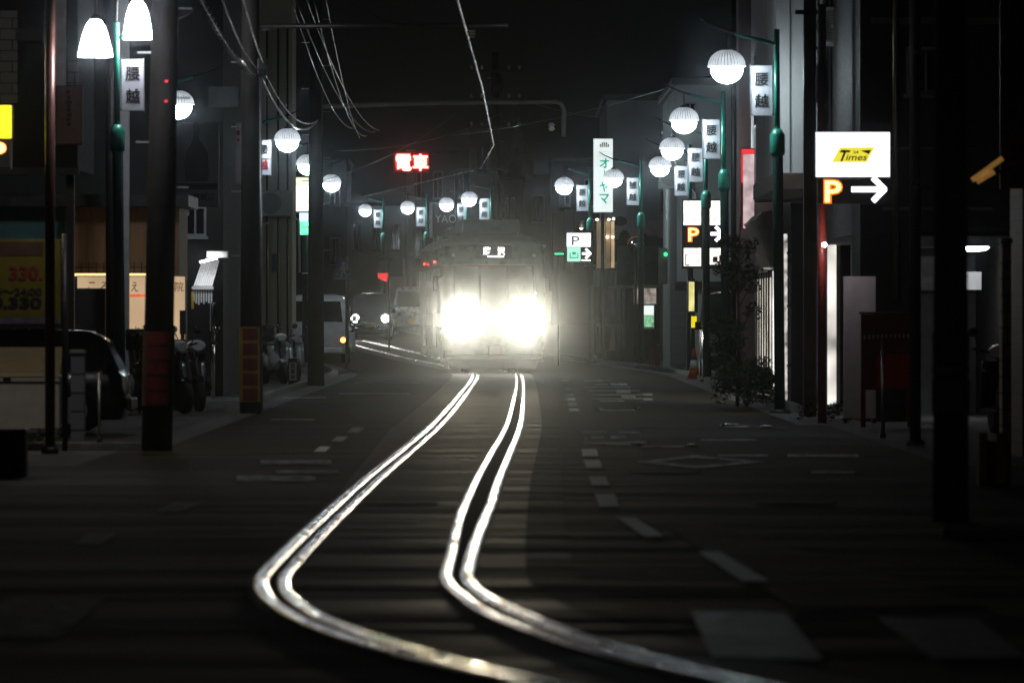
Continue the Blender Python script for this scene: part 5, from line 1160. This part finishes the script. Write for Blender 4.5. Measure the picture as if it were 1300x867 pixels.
t = thing('dustpan', (PX(753, 176), 176, gz(176)), 'small tan dustpan standing with its upright handle at the kerb', 'dustpan')
z0 = gz(176); MB().loft([[(PX(753, 176)+s*w, 176+u*0.06, z0+h) for s, u in ((-1, -1), (1, -1), (1, 1), (-1, 1))] for h, w in ((0.0, 0.11), (0.16, 0.1), (0.22, 0.04))], smooth=False).build('pan', mat('tan_plastic', (0.42, 0.3, 0.17), 0.6), t)
MB().tube([(PX(753, 176), 176, z0+0.21), (PX(753, 176), 176, z0+0.5)], 0.012, 6).build('handle', GALV, t)
for i, x in enumerate((827, 834)):
    Y = 160; t = thing('red_post_box', (PX(x, Y), Y, gz(Y)), ('left' if i == 0 else 'right')+' one of two small dark red upright boxes below the poster case', 'box', 'small red boxes')
    z0 = gz(Y); MB().box(PX(x-3, Y), PX(x+3, Y), Y, Y+0.2, z0+0.02, z0+0.55, 0.012).build('body', mat('dark_red_box', (0.22, 0.02, 0.015), 0.5, var=0.2), t)
    MB().box(PX(x-3.4, Y), PX(x+3.4, Y), Y-0.02, Y+0.22, z0+0.552, z0+0.6, 0.01).build('lid', STEEL, t)
t = thing('standing_sign', (PX(371, 122), 122, 0), 'small black standing board with three pale characters by the plain dark pole', 'sign')
Y = 122; MB().box(PX(366, Y), PX(377.5, Y), Y, Y+0.05, 0.02, PZ(455, Y), 0.006).build('board', BLACK, t)
pbox(MB(), 367, 460, 376.5, 483, Y-0.006, 0.005).build('panel', WHITE, t)
w = MB(); column_letters(w, '営業中', PX(369, Y), PX(374.5, Y), PZ(482, Y), PZ(461, Y), Y-0.008, 0.15, 0.02); w.build('lettering', INK, t)
t = thing('traffic_cone', (PX(881, 143), 143, gz(143)), 'dull orange and white cone at the foot of the yellow lit panel', 'cone')
Y = 136; t.location = (PX(881, Y), Y, gz(Y))
CO = mat('cone_orange', (0.4, 0.09, 0.03), 0.5, var=0.15)
c = MB(); c.lathe([(0.14, 0.03), (0.1, 0.25)], (PX(881, Y), Y, gz(Y)), 16); c.box(PX(881, Y)-0.18, PX(881, Y)+0.18, Y-0.18, Y+0.18, gz(Y), gz(Y)+0.03); c.build('lower_cone', CO, t)
MB().lathe([(0.1, 0.251), (0.07, 0.42)], (PX(881, Y), Y, gz(Y)), 16).build('white_band', WHITE, t); MB().lathe([(0.07, 0.421), (0.03, 0.68)], (PX(881, Y), Y, gz(Y)), 16).build('tip', CO, t)

# ------------------------------------------------------------------ plants
LEAF = mat('dark_leaf', (0.035, 0.06, 0.02), 0.5, var=0.5, scale=20); BARK = mat('bark', (0.07, 0.05, 0.035), 0.9, var=0.4)
def leaves(mb, c, rad, n, size):
    for _ in range(n):
        while True:
            v = Vector((random.uniform(-1, 1), random.uniform(-1, 1), random.uniform(-1, 1)))
            if v.length <= 1: break
        p = Vector(c)+Vector((v.x*rad[0], v.y*rad[1], v.z*rad[2])); s = size*random.uniform(0.6, 1.4)
        a = Vector((random.gauss(0, 1), random.gauss(0, 1), random.gauss(0, 0.6))).normalized(); b = a.orthogonal().normalized(); b = (Matrix.Rotation(random.uniform(0, 6.28), 3, a) @ b)
        mb.sheet([p-a*s, p-b*s*0.4, p+a*s, p+b*s*0.4])
def shrub(name, X, Y, label, cat, clumps, stems, size):
    t = thing(name, (X, Y, gz(Y)), label, cat, world=False); f = MB()
    for c, r, n in clumps: leaves(f, c, r, n, size)
    f.build('foliage', LEAF, t); s = MB()
    for pts, r in stems: s.tube(pts, r, 6)
    s.build('trunk' if name == 'small_tree' else 'stems', BARK, t)
cl = []; st = [([(0, 0, 0), (0.03, 0, 1.0), (0.0, 0, 2.0), (0.06, 0, 2.9)], [0.035, 0.03, 0.02, 0.008])]
for k in range(26):
    z = random.uniform(0.7, 2.75); w_ = 0.32*(1.1-abs(z-1.5)/2); x, y = random.uniform(-w_, w_), random.uniform(-w_, w_)
    cl.append(((x, y, z), (0.15, 0.15, 0.14), 75)); st.append(([(0.02, 0, max(0.4, z-0.35)), (x*0.6, y*0.6, z-0.12), (x, y, z)], [0.012, 0.008, 0.004]))
shrub('small_tree', PX(936, 95), 95, 'thin dark street tree between the second lamp pole and the lit shop window', 'tree', cl, st, 0.042)
cl = [((random.uniform(-0.35, 0.35), random.uniform(-0.4, 0.4), random.uniform(0.1, 0.62)), (0.2, 0.2, 0.16), 110) for _ in range(22)]
shrub('low_bush', PX(948, 94), 94, 'low dark rounded bush at the foot of the thin street tree', 'bush', cl, [([(0, 0, 0), (0.1*k, 0.05*k, 0.4)], 0.012) for k in (-2, -1, 0, 1, 2)], 0.035)
cl = [((random.uniform(-0.3, 0.3), random.uniform(-0.2, 0.2), random.uniform(0.05, 0.2)), (0.12, 0.1, 0.08), 40) for _ in range(8)]
shrub('weed_clump', PX(1048, 82), 82, 'ragged clump of weeds at the foot of the large white parking sign', 'weeds', cl, [([(0, 0, 0), (0.1*k, 0, 0.15)], 0.006) for k in (-2, -1, 1, 2)], 0.03)
cl = [((random.uniform(-0.28, 0.28), random.uniform(-0.2, 0.2), random.uniform(0.3, 1.25)), (0.14, 0.14, 0.14), 50) for _ in range(20)]
shrub('hedge_plant', PX(177, 88), 88, 'dark leafy shrub silhouetted against the warm clinic sign', 'shrub', cl, [([(0, 0, 0), (0.08*k, 0, 0.9)], 0.012) for k in (-2, -1, 0, 1, 2)], 0.04)
f = MB()
for k in range(30): leaves(f, (PX(random.uniform(32, 66), 64.5), 64.6+random.uniform(-0.2, 0.2), random.uniform(0.02, 0.16)), (0.07, 0.07, 0.05), 14, 0.022)
tag(f.build('ground_cover', mat('pale_leaf', (0.09, 0.13, 0.08), 0.5, var=0.4, scale=20)), kind='stuff')

# ------------------------------------------------------------------ light, air, sky, camera
for s in (-1, 1):
    ld = bpy.data.lights.new('headlight_beam', 'SPOT'); ld.energy = HEADW; ld.color = (1.0, 0.86, 0.62); ld.spot_size = math.radians(HEADA); ld.spot_blend = 1.0; ld.shadow_soft_size = 0.1
    lo = bpy.data.objects.new('headlight_beam', ld); COL.objects.link(lo); lo.parent = tram; lo.location = (s*0.73, -0.08, 1.27); lo.rotation_euler = (math.radians(90), 0, PI-0.056)
HB = MB().box(-520, 520, -21, 620, -1.2, 22).build('haze', bpy.data.materials.new('haze'))
tag(HB, kind='stuff')
m = HB.data.materials[0]; m.use_nodes = True; nt = m.node_tree; nt.nodes.remove(nt.nodes['Principled BSDF'])
pv = nt.nodes.new('ShaderNodeVolumePrincipled'); pv.inputs['Color'].default_value = (0.78, 0.88, 0.98, 1); pv.inputs['Density'].default_value = HAZED; pv.inputs['Density Attribute'].default_value = ''
pv.inputs['Anisotropy'].default_value = HAZEG
nt.links.new(pv.outputs['Volume'], nt.nodes['Material Output'].inputs['Volume'])
w = bpy.data.worlds.new('World'); scn.world = w; w.use_nodes = True; nt = w.node_tree
sky = nt.nodes.new('ShaderNodeTexSky'); sky.sky_type = 'NISHITA'; sky.sun_disc = False; sky.sun_elevation = math.radians(35); sky.sun_rotation = math.radians(200)
nt.links.new(sky.outputs['Color'], nt.nodes['Background'].inputs['Color']); nt.nodes['Background'].inputs['Strength'].default_value = SKYS
sl = bpy.data.lights.new('moon', 'SUN'); sl.energy = 0.004; sl.angle = math.radians(0.5); sl.color = (1.0, 0.96, 0.9)
so = bpy.data.objects.new('moon', sl); COL.objects.link(so); so.rotation_euler = (math.radians(55), 0, math.radians(-20))
cam = bpy.data.cameras.new('camera'); co = bpy.data.objects.new('camera', cam); COL.objects.link(co); scn.camera = co
co.location = (0, 0, CH); co.rotation_euler = (PI/2, 0, 0)
cam.sensor_width = 36; cam.lens = F/1300*36; cam.shift_y = (HZ-433.5)/1300; cam.clip_end = 3000; cam.clip_start = 0.5
cam.dof.use_dof = True; cam.dof.focus_distance = 140; cam.dof.aperture_fstop = 5.0; cam.dof.aperture_blades = 9
vs = scn.view_settings; vs.view_transform = 'Standard'; vs.look = 'None'; vs.gamma = 1; vs.exposure = 0; vs.use_curve_mapping = False
cy = scn.cycles
cy.use_denoising = True; cy.denoiser = 'OPENIMAGEDENOISE'; cy.max_bounces = 6; cy.volume_bounces = 0; cy.sample_clamp_indirect = 4; cy.use_light_tree = True; cy.caustics_reflective = True; cy.blur_glossy = 0.3
for o in list(scn.objects):
    if '_world' in o: del o['_world']
